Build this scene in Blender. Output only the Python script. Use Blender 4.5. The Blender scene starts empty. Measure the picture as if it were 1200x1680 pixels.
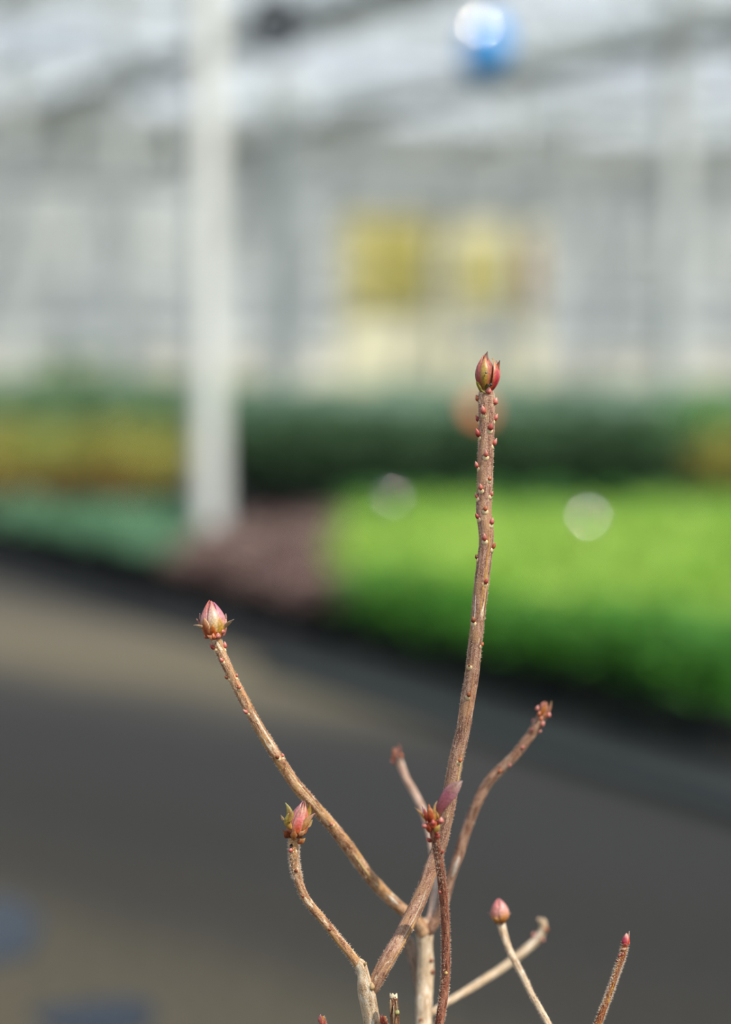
import bpy, math, random
from mathutils import Vector, Matrix, noise
random.seed(7)
SC = bpy.context.scene
COL = SC.collection
PI = math.pi

# ------------------------------------------------------------------ camera
CAMZ = 0.60
PITCH = math.atan(240 / 3500)
FP = 3500.0
FOCUS = 0.612
cd = bpy.data.cameras.new('camera'); cam = bpy.data.objects.new('camera', cd); COL.objects.link(cam)
cam.location = (0, 0, CAMZ); cam.rotation_euler = (PI / 2 - PITCH, 0, 0)
cd.sensor_fit = 'HORIZONTAL'; cd.sensor_width = 24.0; cd.lens = 24.0 * FP / 1200.0
cd.clip_start = 0.05; cd.clip_end = 400
cd.dof.use_dof = True; cd.dof.focus_distance = FOCUS; cd.dof.aperture_fstop = 4.4
cd.dof.aperture_blades = 0
SC.camera = cam

# ------------------------------------------------------------------ sky, sun, exposure
SUN_DIR = Vector((0.50, -0.42, 0.76)).normalized()      # towards the sun
w = bpy.data.worlds.new('sky'); SC.world = w; w.use_nodes = True
nt = w.node_tree; nt.nodes.clear()
o_ = nt.nodes.new('ShaderNodeOutputWorld'); b_ = nt.nodes.new('ShaderNodeBackground')
s_ = nt.nodes.new('ShaderNodeTexSky'); s_.sky_type = 'NISHITA'; s_.sun_disc = False
s_.sun_elevation = math.asin(SUN_DIR.z); s_.sun_rotation = math.atan2(SUN_DIR.x, SUN_DIR.y)
s_.air_density = 1.0; s_.dust_density = 2.0
m_ = nt.nodes.new('ShaderNodeMixRGB'); m_.inputs[0].default_value = 0.65
tc_ = nt.nodes.new('ShaderNodeTexCoord'); sx_ = nt.nodes.new('ShaderNodeSeparateXYZ'); rp_ = nt.nodes.new('ShaderNodeValToRGB')
nt.links.new(tc_.outputs['Generated'], sx_.inputs[0]); nt.links.new(sx_.outputs['Z'], rp_.inputs[0])     # thin bright haze, paler low down
rp_.color_ramp.elements[0].position = 0; rp_.color_ramp.elements[0].color = (1.5, 1.54, 1.6, 1)
rp_.color_ramp.elements[1].position = 1; rp_.color_ramp.elements[1].color = (.28, .40, .60, 1)
e_ = rp_.color_ramp.elements.new(.35); e_.color = (.68, .77, .9, 1)
vm_ = nt.nodes.new('ShaderNodeVectorMath'); vm_.operation = 'SCALE'; vm_.inputs['Scale'].default_value = 9.5
nt.links.new(rp_.outputs[0], vm_.inputs[0]); nt.links.new(vm_.outputs[0], m_.inputs[2])
nt.links.new(s_.outputs[0], m_.inputs[1]); nt.links.new(m_.outputs[0], b_.inputs[0])
b_.inputs[1].default_value = 0.10
nt.links.new(b_.outputs[0], o_.inputs[0])
sd = bpy.data.lights.new('sun', 'SUN'); sd.energy = 4.0; sd.angle = 0.012; sd.color = (1.0, 0.93, 0.82)
so = bpy.data.objects.new('sun', sd); COL.objects.link(so)
so.rotation_euler = (-SUN_DIR).to_track_quat('-Z', 'Y').to_euler(); so.location = (3, -3, 6)
SC.view_settings.view_transform = 'Standard'; SC.view_settings.look = 'None'
SC.view_settings.gamma = 1; SC.view_settings.use_curve_mapping = False
SC.view_settings.exposure = 0.12
SC.cycles.use_denoising = True
SC.cycles.max_bounces = 10; SC.cycles.transparent_max_bounces = 16

# ------------------------------------------------------------------ helpers
FWD = Vector((0, math.cos(PITCH), -math.sin(PITCH)))
UP = Vector((0, math.sin(PITCH), math.cos(PITCH)))
RT = Vector((1, 0, 0))
TC = -FWD
def W(px, py, dep):
    return Vector((0, 0, CAMZ)) + dep * (FWD + RT * ((px - 600) / FP) - UP * ((py - 840) / FP))
def lin(h):
    if not isinstance(h, str): return tuple(h)
    c = [int(h[i:i + 2], 16) / 255 for i in (0, 2, 4)]
    return tuple(x / 12.92 if x <= .04045 else ((x + .055) / 1.055) ** 2.4 for x in c)
def smooth(t): t = max(0, min(1, t)); return t * t * (3 - 2 * t)
def link(o, parent=None):
    COL.objects.link(o)
    if parent: o.parent = parent
    return o
def mesh(name, V, F, mat, parent=None, sm=True, uvec=None, col=None, kind=None):
    me = bpy.data.meshes.new(name); me.from_pydata(V, [], F)
    if mat: me.materials.append(mat)
    if sm: me.polygons.foreach_set('use_smooth', [True] * len(me.polygons))
    if uvec:
        a = me.attributes.new('bark', 'FLOAT_VECTOR', 'POINT'); a.data.foreach_set('vector', [c for v in uvec for c in v])
    if col:
        a = me.color_attributes.new('tone', 'FLOAT_COLOR', 'POINT'); a.data.foreach_set('color', [c for v in col for c in (v[0], v[1], v[2], 1)])
    me.update()
    o = bpy.data.objects.new(name, me)
    if kind: o['kind'] = kind
    return link(o, parent)
def tag(o, label=None, cat=None, group=None, kind=None):
    if label: o['label'] = label
    if cat: o['category'] = cat
    if group: o['group'] = group
    if kind: o['kind'] = kind
    return o
def empty(name, loc, label=None, cat=None, group=None):
    o = bpy.data.objects.new(name, None); o.location = loc; o.empty_display_size = .05
    link(o); return tag(o, label, cat, group)
class MB:
    def __init__(s): s.V = []; s.F = []
    def box(s, c, h, ax=None):
        c = Vector(c); X, Y, Z = ax or (Vector((1, 0, 0)), Vector((0, 1, 0)), Vector((0, 0, 1)))
        n = len(s.V)
        for i in (-1, 1):
            for j in (-1, 1):
                for k in (-1, 1): s.V.append(tuple(c + X * (i * h[0]) + Y * (j * h[1]) + Z * (k * h[2])))
        for f in ((0, 1, 3, 2), (4, 6, 7, 5), (0, 4, 5, 1), (2, 3, 7, 6), (0, 2, 6, 4), (1, 5, 7, 3)):
            s.F.append(tuple(n + q for q in f))
        return s
    def beam(s, a, b, w_, h_, upv=Vector((0, 0, 1))):
        a = Vector(a); b = Vector(b); d = b - a; L = d.length; d.normalize()
        x = d.cross(upv)
        if x.length < 1e-4: x = d.cross(Vector((1, 0, 0)))
        x.normalize(); z = x.cross(d)
        return s.box((a + b) / 2, (L / 2, w_ / 2, h_ / 2), (d, x, z))
    def lathe(s, prof, n=16, c=(0, 0, 0), cap=True):
        b = len(s.V)
        for (r, z) in prof:
            for k in range(n):
                a = 2 * PI * k / n; s.V.append((c[0] + r * math.cos(a), c[1] + r * math.sin(a), c[2] + z))
        for i in range(len(prof) - 1):
            for k in range(n):
                k2 = (k + 1) % n
                s.F.append((b + i * n + k, b + i * n + k2, b + (i + 1) * n + k2, b + (i + 1) * n + k))
        if cap:
            s.F.append(tuple(b + k for k in range(n))[::-1]); s.F.append(tuple(b + (len(prof) - 1) * n + k for k in range(n)))
        return s
    def build(s, name, mat, parent=None, sm=False, kind=None):
        return mesh(name, s.V, s.F, mat, parent, sm, kind=kind)

# ------------------------------------------------------------------ materials
def mat_new(name):
    m = bpy.data.materials.new(name); m.use_nodes = True
    return m, m.node_tree, m.node_tree.nodes['Principled BSDF']
def simple(name, c, rough=.6, metal=0, var=.12, scale=6, spec=.5, bump=0):
    m, t, p = mat_new(name); N = t.nodes.new; L = t.links.new
    tc = N('ShaderNodeTexCoord'); n = N('ShaderNodeTexNoise'); n.inputs['Scale'].default_value = scale; n.inputs['Detail'].default_value = 4
    L(tc.outputs['Object'], n.inputs['Vector'])
    r = N('ShaderNodeValToRGB'); c = lin(c)
    r.color_ramp.elements[0].position = .3; r.color_ramp.elements[1].position = .7
    r.color_ramp.elements[0].color = (*[x * (1 - var) for x in c], 1); r.color_ramp.elements[1].color = (*[min(1, x * (1 + var)) for x in c], 1)
    L(n.outputs['Fac'], r.inputs[0]); L(r.outputs[0], p.inputs['Base Color'])
    p.inputs['Roughness'].default_value = rough; p.inputs['Metallic'].default_value = metal
    p.inputs['Specular IOR Level'].default_value = spec
    if bump:
        b = N('ShaderNodeBump'); b.inputs['Strength'].default_value = bump; L(n.outputs['Fac'], b.inputs['Height']); L(b.outputs[0], p.inputs['Normal'])
    return m
def leafmat(name, c1, c2, trans=.35):
    m, t, p = mat_new(name); N = t.nodes.new; L = t.links.new
    oi = N('ShaderNodeObjectInfo'); tc = N('ShaderNodeTexCoord')
    n = N('ShaderNodeTexNoise'); n.inputs['Scale'].default_value = 25; L(tc.outputs['Object'], n.inputs['Vector'])
    ad = N('ShaderNodeMath'); ad.operation = 'ADD'; L(oi.outputs['Random'], ad.inputs[0]); L(n.outputs['Fac'], ad.inputs[1])
    ml = N('ShaderNodeMath'); ml.operation = 'MULTIPLY'; ml.inputs[1].default_value = .5; L(ad.outputs[0], ml.inputs[0])
    r = N('ShaderNodeValToRGB'); r.color_ramp.elements[0].position = .25; r.color_ramp.elements[1].position = .75
    r.color_ramp.elements[0].color = (*lin(c1), 1); r.color_ramp.elements[1].color = (*lin(c2), 1)
    L(ml.outputs[0], r.inputs[0]); L(r.outputs[0], p.inputs['Base Color']); p.inputs['Roughness'].default_value = .5
    p.inputs['Specular IOR Level'].default_value = .3
    tr = N('ShaderNodeBsdfTranslucent'); L(r.outputs[0], tr.inputs[0]); mx = N('ShaderNodeMixShader'); mx.inputs[0].default_value = trans
    L(p.outputs[0], mx.inputs[1]); L(tr.outputs[0], mx.inputs[2]); L(mx.outputs[0], t.nodes['Material Output'].inputs['Surface'])
    return m
def barkmat(name, cdark, cmid, clight, cpatch, patch=.62, stripe=.5, red=None):
    """bark: fibres running along the stem, fine speckle, flaked pale patches (coordinates = mm round and along the stem)"""
    m, t, p = mat_new(name); N = t.nodes.new; L = t.links.new
    at = N('ShaderNodeAttribute'); at.attribute_name = 'bark'
    def nz(sx, sz, scale, det=3):
        mp = N('ShaderNodeMapping'); mp.inputs['Scale'].default_value = (sx, sx, sz); L(at.outputs['Vector'], mp.inputs[0])
        n = N('ShaderNodeTexNoise'); n.inputs['Scale'].default_value = scale; n.inputs['Detail'].default_value = det; n.inputs['Roughness'].default_value = .65
        L(mp.outputs[0], n.inputs['Vector']); return n.outputs['Fac']
    n1 = nz(1, .2, 1.0, 5); n2 = nz(1, .7, 3.6, 4); n3 = nz(.9, .3, .8, 4); n4 = nz(.5, .22, .6, 4)
    a = N('ShaderNodeMath'); a.operation = 'MULTIPLY_ADD'; a.inputs[1].default_value = .9; L(n2, a.inputs[0]); L(n1, a.inputs[2])
    s = N('ShaderNodeMath'); s.operation = 'SUBTRACT'; s.inputs[1].default_value = .45; L(a.outputs[0], s.inputs[0])
    r = N('ShaderNodeValToRGB'); e = r.color_ramp.elements
    e[0].position = .32; e[0].color = (*lin(cdark), 1); e[1].position = .66; e[1].color = (*lin(clight), 1)
    x = e.new(.48); x.color = (*lin(cmid), 1)
    L(s.outputs[0], r.inputs[0]); out = r.outputs[0]
    if red:
        rr = N('ShaderNodeValToRGB'); rr.color_ramp.elements[0].position = .5; rr.color_ramp.elements[1].position = .64; L(n4, rr.inputs[0])
        mx = N('ShaderNodeMixRGB'); L(rr.outputs[0], mx.inputs[0]); L(out, mx.inputs[1]); mx.inputs[2].default_value = (*lin(red), 1); out = mx.outputs[0]
    pr = N('ShaderNodeValToRGB'); pr.color_ramp.elements[0].position = patch; pr.color_ramp.elements[1].position = patch + .05; L(n3, pr.inputs[0])
    mx = N('ShaderNodeMixRGB'); L(pr.outputs[0], mx.inputs[0]); L(out, mx.inputs[1]); mx.inputs[2].default_value = (*lin(cpatch), 1)
    L(mx.outputs[0], p.inputs['Base Color']); p.inputs['Roughness'].default_value = .62; p.inputs['Specular IOR Level'].default_value = .35
    b = N('ShaderNodeBump'); b.inputs['Strength'].default_value = .8; b.inputs['Distance'].default_value = .0005; L(s.outputs[0], b.inputs['Height']); L(b.outputs[0], p.inputs['Normal'])
    return m
def tonemat(name, rough=.38, trans=.15):
    m, t, p = mat_new(name); N = t.nodes.new; L = t.links.new
    at = N('ShaderNodeAttribute'); at.attribute_name = 'tone'
    tc = N('ShaderNodeTexCoord'); n = N('ShaderNodeTexNoise'); n.inputs['Scale'].default_value = 1800; n.inputs['Detail'].default_value = 3
    L(tc.outputs['Object'], n.inputs['Vector'])
    r = N('ShaderNodeValToRGB'); r.color_ramp.elements[0].position = .3; r.color_ramp.elements[1].position = .65
    r.color_ramp.elements[0].color = (.62, .6, .58, 1); r.color_ramp.elements[1].color = (1.08, 1.06, 1.04, 1); L(n.outputs['Fac'], r.inputs[0])
    mx = N('ShaderNodeMixRGB'); mx.blend_type = 'MULTIPLY'; mx.inputs[0].default_value = 1; L(at.outputs['Color'], mx.inputs[1]); L(r.outputs[0], mx.inputs[2])
    L(mx.outputs[0], p.inputs['Base Color']); p.inputs['Roughness'].default_value = rough
    tr = N('ShaderNodeBsdfTranslucent'); L(mx.outputs[0], tr.inputs[0]); ms = N('ShaderNodeMixShader'); ms.inputs[0].default_value = trans
    L(p.outputs[0], ms.inputs[1]); L(tr.outputs[0], ms.inputs[2]); L(ms.outputs[0], t.nodes['Material Output'].inputs['Surface'])
    return m
def glassmat(name, c, transp=.5, scat=.6):
    """whitewashed greenhouse glass: part clear, part scattering"""
    m, t, p = mat_new(name); N = t.nodes.new; L = t.links.new
    p.inputs['Base Color'].default_value = (*lin(c), 1); p.inputs['Roughness'].default_value = .3
    tr = N('ShaderNodeBsdfTranslucent'); tr.inputs[0].default_value = (*lin(c), 1)
    tp = N('ShaderNodeBsdfTransparent'); tp.inputs[0].default_value = (.96, .98, .98, 1)
    tc = N('ShaderNodeTexCoord'); n = N('ShaderNodeTexNoise'); n.inputs['Scale'].default_value = .7; L(tc.outputs['Object'], n.inputs['Vector'])
    mr = N('ShaderNodeMapRange'); mr.inputs[1].default_value = .3; mr.inputs[2].default_value = .7; mr.inputs[3].default_value = transp - .12; mr.inputs[4].default_value = transp + .12
    L(n.outputs['Fac'], mr.inputs[0])
    m1 = N('ShaderNodeMixShader'); m1.inputs[0].default_value = scat; L(p.outputs[0], m1.inputs[1]); L(tr.outputs[0], m1.inputs[2])
    m2 = N('ShaderNodeMixShader'); L(mr.outputs[0], m2.inputs[0]); L(m1.outputs[0], m2.inputs[1]); L(tp.outputs[0], m2.inputs[2])
    L(m2.outputs[0], t.nodes['Material Output'].inputs['Surface'])
    return m

M_steel = simple('painted_steel', 'DEE1DC', .5, var=.05)
M_steel2 = simple('galvanised_steel', 'A9ACA6', .45, .3, var=.1)
M_gutter = simple('weathered_gutter', 'A0A398', .6, var=.15)
M_cream = simple('cream_board', 'F4EEDC', .6, var=.06)
M_doorcream = simple('pale_yellow_board', 'FAF4D0', .5, var=.05)
M_yellow = simple('yellow_sheet', 'CCC068', .45, var=.1)
M_yellow2 = simple('straw_yellow_sheet', 'E4D88C', .45, var=.1)
M_ochre = simple('ochre_strip', 'A87C38', .5)
M_dpipe = simple('dull_grey_pipe', '777A70', .7)
M_black = simple('black_plastic', '191B1C', .5, var=.2, spec=.3)
M_fabric = simple('black_ground_fabric', '0C0E0D', .8, var=.3, scale=30)
M_soil = simple('potting_soil', '2A2019', .95, var=.4, scale=120, bump=.5)
M_kerb = simple('grey_green_edging', '262E2C', .8, var=.1)
M_fan = simple('dark_grey_metal', '4A525E', .5, var=.1)
M_blue = simple('glossy_blue_plastic', '2CA8FF', .35, .1, var=.04)
M_chrome = simple('polished_metal', 'F2F2F0', .12, 1.0, var=.02)
M_orange = simple('orange_petal', 'FF7A34', .5, var=.1)
M_pane = [glassmat('whitewashed_pane_' + str(i), c, .13, .3) for i, c in enumerate(('F8FAF6', 'F2F4F0', 'E8EBE7'))]
M_roof = glassmat('roof_glass', 'F4F7F9', .8)
M_screen = glassmat('white_screen_cloth', 'F6F8FC', .2, .85)

# ------------------------------------------------------------------ setting: ground
def ground_material():
    m, t, p = mat_new('earth_path'); N = t.nodes.new; L = t.links.new
    g = N('ShaderNodeNewGeometry'); sp = N('ShaderNodeSeparateXYZ'); L(g.outputs['Position'], sp.inputs[0])
    n = N('ShaderNodeTexNoise'); n.inputs['Scale'].default_value = 1.3; n.inputs['Detail'].default_value = 5; L(g.outputs['Position'], n.inputs['Vector'])
    n2 = N('ShaderNodeTexNoise'); n2.inputs['Scale'].default_value = 60; n2.inputs['Detail'].default_value = 4; L(g.outputs['Position'], n2.inputs['Vector'])
    # distance across the path strip, disturbed by noise
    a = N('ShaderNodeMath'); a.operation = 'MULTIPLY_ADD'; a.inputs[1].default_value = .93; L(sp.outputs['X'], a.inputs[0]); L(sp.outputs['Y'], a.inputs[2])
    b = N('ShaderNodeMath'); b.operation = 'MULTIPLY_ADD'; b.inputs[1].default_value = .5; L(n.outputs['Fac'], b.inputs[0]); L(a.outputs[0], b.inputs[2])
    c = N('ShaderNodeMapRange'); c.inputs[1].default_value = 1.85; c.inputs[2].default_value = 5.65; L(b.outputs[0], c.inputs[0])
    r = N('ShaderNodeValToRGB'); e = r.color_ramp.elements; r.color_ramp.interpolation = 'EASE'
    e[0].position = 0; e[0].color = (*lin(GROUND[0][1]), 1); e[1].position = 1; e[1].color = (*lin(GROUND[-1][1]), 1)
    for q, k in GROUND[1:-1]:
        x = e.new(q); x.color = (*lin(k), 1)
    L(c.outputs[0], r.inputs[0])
    fx = N('ShaderNodeMapRange'); fx.inputs[1].default_value = -.2; fx.inputs[2].default_value = .3; L(sp.outputs['X'], fx.inputs[0])
    fy = N('ShaderNodeMapRange'); fy.inputs[1].default_value = 2.3; fy.inputs[2].default_value = 2.8; L(sp.outputs['Y'], fy.inputs[0])
    fm = N('ShaderNodeMath'); fm.operation = 'MULTIPLY'; L(fx.outputs[0], fm.inputs[0]); L(fy.outputs[0], fm.inputs[1])
    dm = N('ShaderNodeMixRGB'); L(fm.outputs[0], dm.inputs[0]); L(r.outputs[0], dm.inputs[1]); dm.inputs[2].default_value = (*lin('343432'), 1)
    mr = N('ShaderNodeMapRange'); mr.inputs[1].default_value = .3; mr.inputs[2].default_value = .7; mr.inputs[3].default_value = .7; mr.inputs[4].default_value = 1.3; L(n2.outputs['Fac'], mr.inputs[0])
    mx = N('ShaderNodeVectorMath'); mx.operation = 'MULTIPLY'; L(dm.outputs[0], mx.inputs[0]); L(mr.outputs[0], mx.inputs[1])
    L(mx.outputs[0], p.inputs['Base Color']); p.inputs['Roughness'].default_value = .9; p.inputs['Specular IOR Level'].default_value = .2
    bp = N('ShaderNodeBump'); bp.inputs['Strength'].default_value = .4; bp.inputs['Distance'].default_value = .01; L(n2.outputs['Fac'], bp.inputs['Height']); L(bp.outputs[0], p.inputs['Normal'])
    return m
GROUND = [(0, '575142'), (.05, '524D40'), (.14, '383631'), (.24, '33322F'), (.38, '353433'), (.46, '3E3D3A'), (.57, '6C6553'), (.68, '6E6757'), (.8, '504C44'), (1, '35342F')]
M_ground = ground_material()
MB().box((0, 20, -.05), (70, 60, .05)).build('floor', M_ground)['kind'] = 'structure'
E0 = Vector((-1.1, 6.4, 0)); U = Vector((-.456, .890, 0)).normalized(); V_ = Vector((.890, .456, 0)).normalized(); Z = Vector((0, 0, 1))
def ab(a, b, z=0): return E0 + U * a + V_ * b + Z * z
MB().box(ab(14, 14.93, .004), (20, 15.08, .004), (U, V_, Z)).build('floor_fabric', M_fabric)['kind'] = 'structure'
MB().box(ab(-8.4, -.20, .010), (6, .035, .010), (U, V_, Z)).build('trim_1', M_kerb)['kind'] = 'structure'
# puddles
def water():
    m, t, p = mat_new('puddle_water'); p.inputs['Base Color'].default_value = (.012, .02, .035, 1); p.inputs['Roughness'].default_value = .1; p.inputs['IOR'].default_value = 1.33; p.inputs['Specular IOR Level'].default_value = .12
    n = t.nodes.new('ShaderNodeTexNoise'); n.inputs['Scale'].default_value = 9; bp = t.nodes.new('ShaderNodeBump'); bp.inputs['Strength'].default_value = .05
    t.links.new(n.outputs['Fac'], bp.inputs['Height']); t.links.new(bp.outputs[0], p.inputs['Normal']); return m
M_water = water()
def puddle(cx, cy, rx, ry, seed, label):
    V = [(0, 0, .002)]; n = 40
    for k in range(n):
        a = 2 * PI * k / n; q = 1 + .35 * noise.noise((math.cos(a) * 1.3 + seed, math.sin(a) * 1.3, seed))
        V.append((rx * q * math.cos(a), ry * q * math.sin(a), .002))
    for k in range(n):
        v = V[1 + k]; V.append((v[0] * 1.06, v[1] * 1.06, -.001))
    F = [(0, 1 + k, 1 + (k + 1) % n) for k in range(n)] + [(1 + k, 1 + n + k, 1 + n + (k + 1) % n, 1 + (k + 1) % n) for k in range(n)]
    o = mesh('puddle', V, F, M_water, None, False); o.location = (cx, cy, 0); tag(o, label, 'puddle', 'puddles on the path')
puddle(-.40, 2.23, .06, .13, 1.3, 'shallow bluish puddle at the left edge of the path, the farther one')
puddle(-.246, 1.93, .06, .05, 4.1, 'shallow bluish puddle near the bottom edge of the picture, the nearer one')

# ------------------------------------------------------------------ setting: greenhouse
C1 = Vector((-.535, 7.2, 0))
def cg(a, b, z=0): return C1 + U * a + V_ * b + Z * z
GH = 4.0; SPAN = 3.4; RISE = .8
AW = 22.0                                       # far wall distance along U
def column(px, d, wid, label, name='steel_column'):
    x = (px - 600) / FP * d
    r = empty(name, (x, d, 0), label, 'column', 'greenhouse columns')
    MB().box((0, 0, GH / 2), (wid / 2, wid / 2, GH / 2), (U, V_, Z)).build('post', M_steel, r)
    MB().box((0, 0, .01), (wid, wid, .01), (U, V_, Z)).build('base_plate', M_steel2, r)
    MB().box((0, 0, GH - .03), (wid * .9, wid * .9, .03), (U, V_, Z)).build('gutter_bracket', M_steel2, r)
column(342, 7.2, .078, 'white square steel column nearest the camera, rising from the purple plants')
column(467, 21.5, .24, 'pale steel column just right of the nearest white column, far behind it')
column(1106, 19.5, .16, 'pale steel column far back at the right, right of the yellow door')
column(205, 18.5, .12, 'pale steel column far back left of the nearest white column')
column(28, 20.5, .14, 'pale steel column at the left edge of the picture')
column(845, 24.0, .10, 'thin pale column standing in front of the right yellow door leaf')
column(940, 25.5, .07, 'slender pale post just right of the yellow door')

wall = bpy.data.objects.new('wall_back', None); link(wall); wall['kind'] = 'structure'
bmin, bmax = -11.0, 28.0
def wl(b, z, off=0): return cg(AW - off, b, z)
k = 0; b = bmin; PW = 1.13
hid = MB()
door_b = []
def b_at(px):                                    # where the sight line of a picture column meets the wall
    s = (px - 600) / FP; c = cg(AW, 0)
    return (s * c.y - c.x) / (V_.x - s * V_.y)
D0, D1 = b_at(556), b_at(884)
edges = []
while b < bmax + .01: edges.append(b); b += PW
edges = [e for e in edges if abs(e - D0) > .25 and abs(e - D1) > .25] + [D0, D1]; edges.sort()
for k, (b, b2) in enumerate(zip(edges, edges[1:])):
    wd_, mid_ = b2 - b, (b + b2) / 2; indoor = D0 - .01 < mid_ < D1 + .01
    for (z0, z1) in ((.78, 2.35), (2.4, GH)):
        if indoor and z0 < 2.3: continue
        if indoor: z0 = 3.0
        MB().box(wl(mid_, (z0 + z1) / 2), (.006, wd_ / 2 - .03, (z1 - z0) / 2 - .01), (U, V_, Z)).build('pane', M_pane[(k * 7 + (z0 > 2) * 2 + k // 3) % 3], wall)
    if not indoor: MB().box(wl(mid_, .38), (.03, wd_ / 2 - .012, .38), (U, V_, Z)).build('plinth_panel', M_cream, wall)
    zz = 3.0 if D0 + .01 < b < D1 - .01 else 0
    MB().box(wl(b, (GH + zz) / 2, .03), (.035, .028, (GH - zz) / 2), (U, V_, Z)).build('mullion', M_steel, wall)
MB().beam(wl(bmin, 2.375), wl(bmax, 2.375), .08, .06).build('transom', M_gutter, wall)
MB().beam(wl(bmin, GH), wl(bmax, GH), .1, .22).build('eaves_beam', M_gutter, wall)
MB().beam(wl(bmin, .78), wl(D0, .78), .1, .05).build('sill', M_gutter, wall)
MB().beam(wl(D1, .78), wl(bmax, .78), .1, .05).build('sill', M_gutter, wall)
# door: two leaves of pale yellow board with yellow sheets above
door = bpy.data.objects.new('door_1', None); link(door); door['kind'] = 'structure'
def dpan(px0, px1, z0, z1, name, mat, off=.08, th=.02, par=None):
    b0, b1 = b_at(px0), b_at(px1)
    return MB().box(wl((b0 + b1) / 2, (z0 + z1) / 2, off), (th, (b1 - b0) / 2, (z1 - z0) / 2), (U, V_, Z)).build(name, mat, par or door)
dpan(556, 712, .02, 2.9, 'door_leaf', M_doorcream); dpan(720, 884, .02, 2.9, 'door_leaf', M_doorcream)
dpan(566, 604, 1.35, 2.75, 'yellow_sheet', M_yellow2, .13); dpan(608, 694, 1.45, 2.75, 'yellow_sheet', M_yellow, .13)
dpan(742, 848, 1.55, 2.5, 'yellow_sheet', M_yellow2, .13); dpan(846, 872, 1.5, 2.5, 'ochre_strip', M_ochre, .16)
dpan(712, 720, .02, 2.95, 'door_post', M_steel2, .12, .03); dpan(748, 832, .85, 1.3, 'grey_panel', simple('pale_grey_board', 'C9CBC4'), .13)
dpan(550, 890, 2.9, 3.0, 'door_track', M_gutter, .12, .05)

# roof: spans running with the path, trusses across
roof = bpy.data.objects.new('ceiling', None); link(roof); roof['kind'] = 'structure'
A0 = 5.6; BAY = 3.65; nb = 5
for j in range(-4, 9):
    g = bpy.data.objects.new('gutter', MB().beam(cg(-1, j * SPAN, GH), cg(AW, j * SPAN, GH), .16, .12).build('tmp', M_gutter).data)
    bpy.data.objects.remove(bpy.data.objects['tmp'])
    link(g, roof)
    o = MB().beam(cg(A0, j * SPAN + SPAN / 2, GH + RISE), cg(AW, j * SPAN + SPAN / 2, GH + RISE), .08, .08).build('ridge', M_steel, roof)
    for i in range(nb):
        a0 = A0 + i * BAY; a1 = min(AW, a0 + BAY)
        for sgn in (0, 1):
            lo = j * SPAN + (0 if sgn == 0 else SPAN); hi = j * SPAN + SPAN / 2
            p0, p1 = cg((a0 + a1) / 2, lo, GH + .05), cg((a0 + a1) / 2, hi, GH + RISE)
            d = (p1 - p0); L_ = d.length; d.normalize(); n_ = U.cross(d).normalized()
            MB().box((p0 + p1) / 2, ((a1 - a0) / 2 - .015, L_ / 2 - .03, .003), (U, d, n_)).build('roof_pane', M_roof, roof)
            bars = MB()
            for q in range(3):
                aa = a0 + (a1 - a0) * q / 3
                bars.beam(cg(aa, lo, GH + .03), cg(aa, hi, GH + RISE - .02), .025, .03)
            bars.build('glazing_bar', M_steel, roof)
for i in range(nb + 1):
    a = min(AW - .3, A0 + i * BAY)
    t = empty('roof_truss', cg(a, 0, GH), 'white lattice girder spanning the greenhouse roof, one of the parallel row overhead', 'roof truss', 'lattice girders under the roof')
    t['kind'] = 'structure'
    def rel(b, z): return V_ * b + Z * (z - GH)
    MB().beam(rel(bmin, GH - .05), rel(bmax, GH - .05), .07, .06).build('top_chord', M_steel, t)
    MB().beam(rel(bmin, GH - .5), rel(bmax, GH - .5), .07, .06).build('bottom_chord', M_steel2, t)
    wb = MB(); bb = bmin; f = 0
    while bb < bmax:
        wb.beam(rel(bb, GH - (.5 if f else .05)), rel(bb + .45, GH - (.05 if f else .5)), .03, .03); bb += .45; f ^= 1
    wb.build('web_bars', M_steel2, t, kind='stuff')
# drawn white shade-screen packs hanging between the trusses
for (b0, b1, a) in ((.8, 4.1, 10.2), (5.2, 7.5, 10.4), (8.6, 12.6, 10.0)):
    V = []; F = []; n = 40
    for q in range(n + 1):
        bb = b0 + (b1 - b0) * q / n
        for r_ in range(7):
            zz = GH - .58 - .03 * abs(math.sin(q * .9)) - .02 * (r_ % 2); V.append(tuple(cg(a + r_ * .36, bb, zz)))
    for q in range(n):
        for r_ in range(6): i0 = q * 7 + r_; F.append((i0, i0 + 1, i0 + 8, i0 + 7))
    o = mesh('shade_screen', V, F, M_screen); md = o.modifiers.new('s', 'SOLIDIFY'); md.thickness = .01
    tag(o, 'translucent white shade cloth under the roof, ' + {.8: 'left of the nearest column', 5.2: 'between the column and the blue float', 8.6: 'right of the blue float'}[b0], 'shade cloth', 'shade cloths under the roof')

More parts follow.
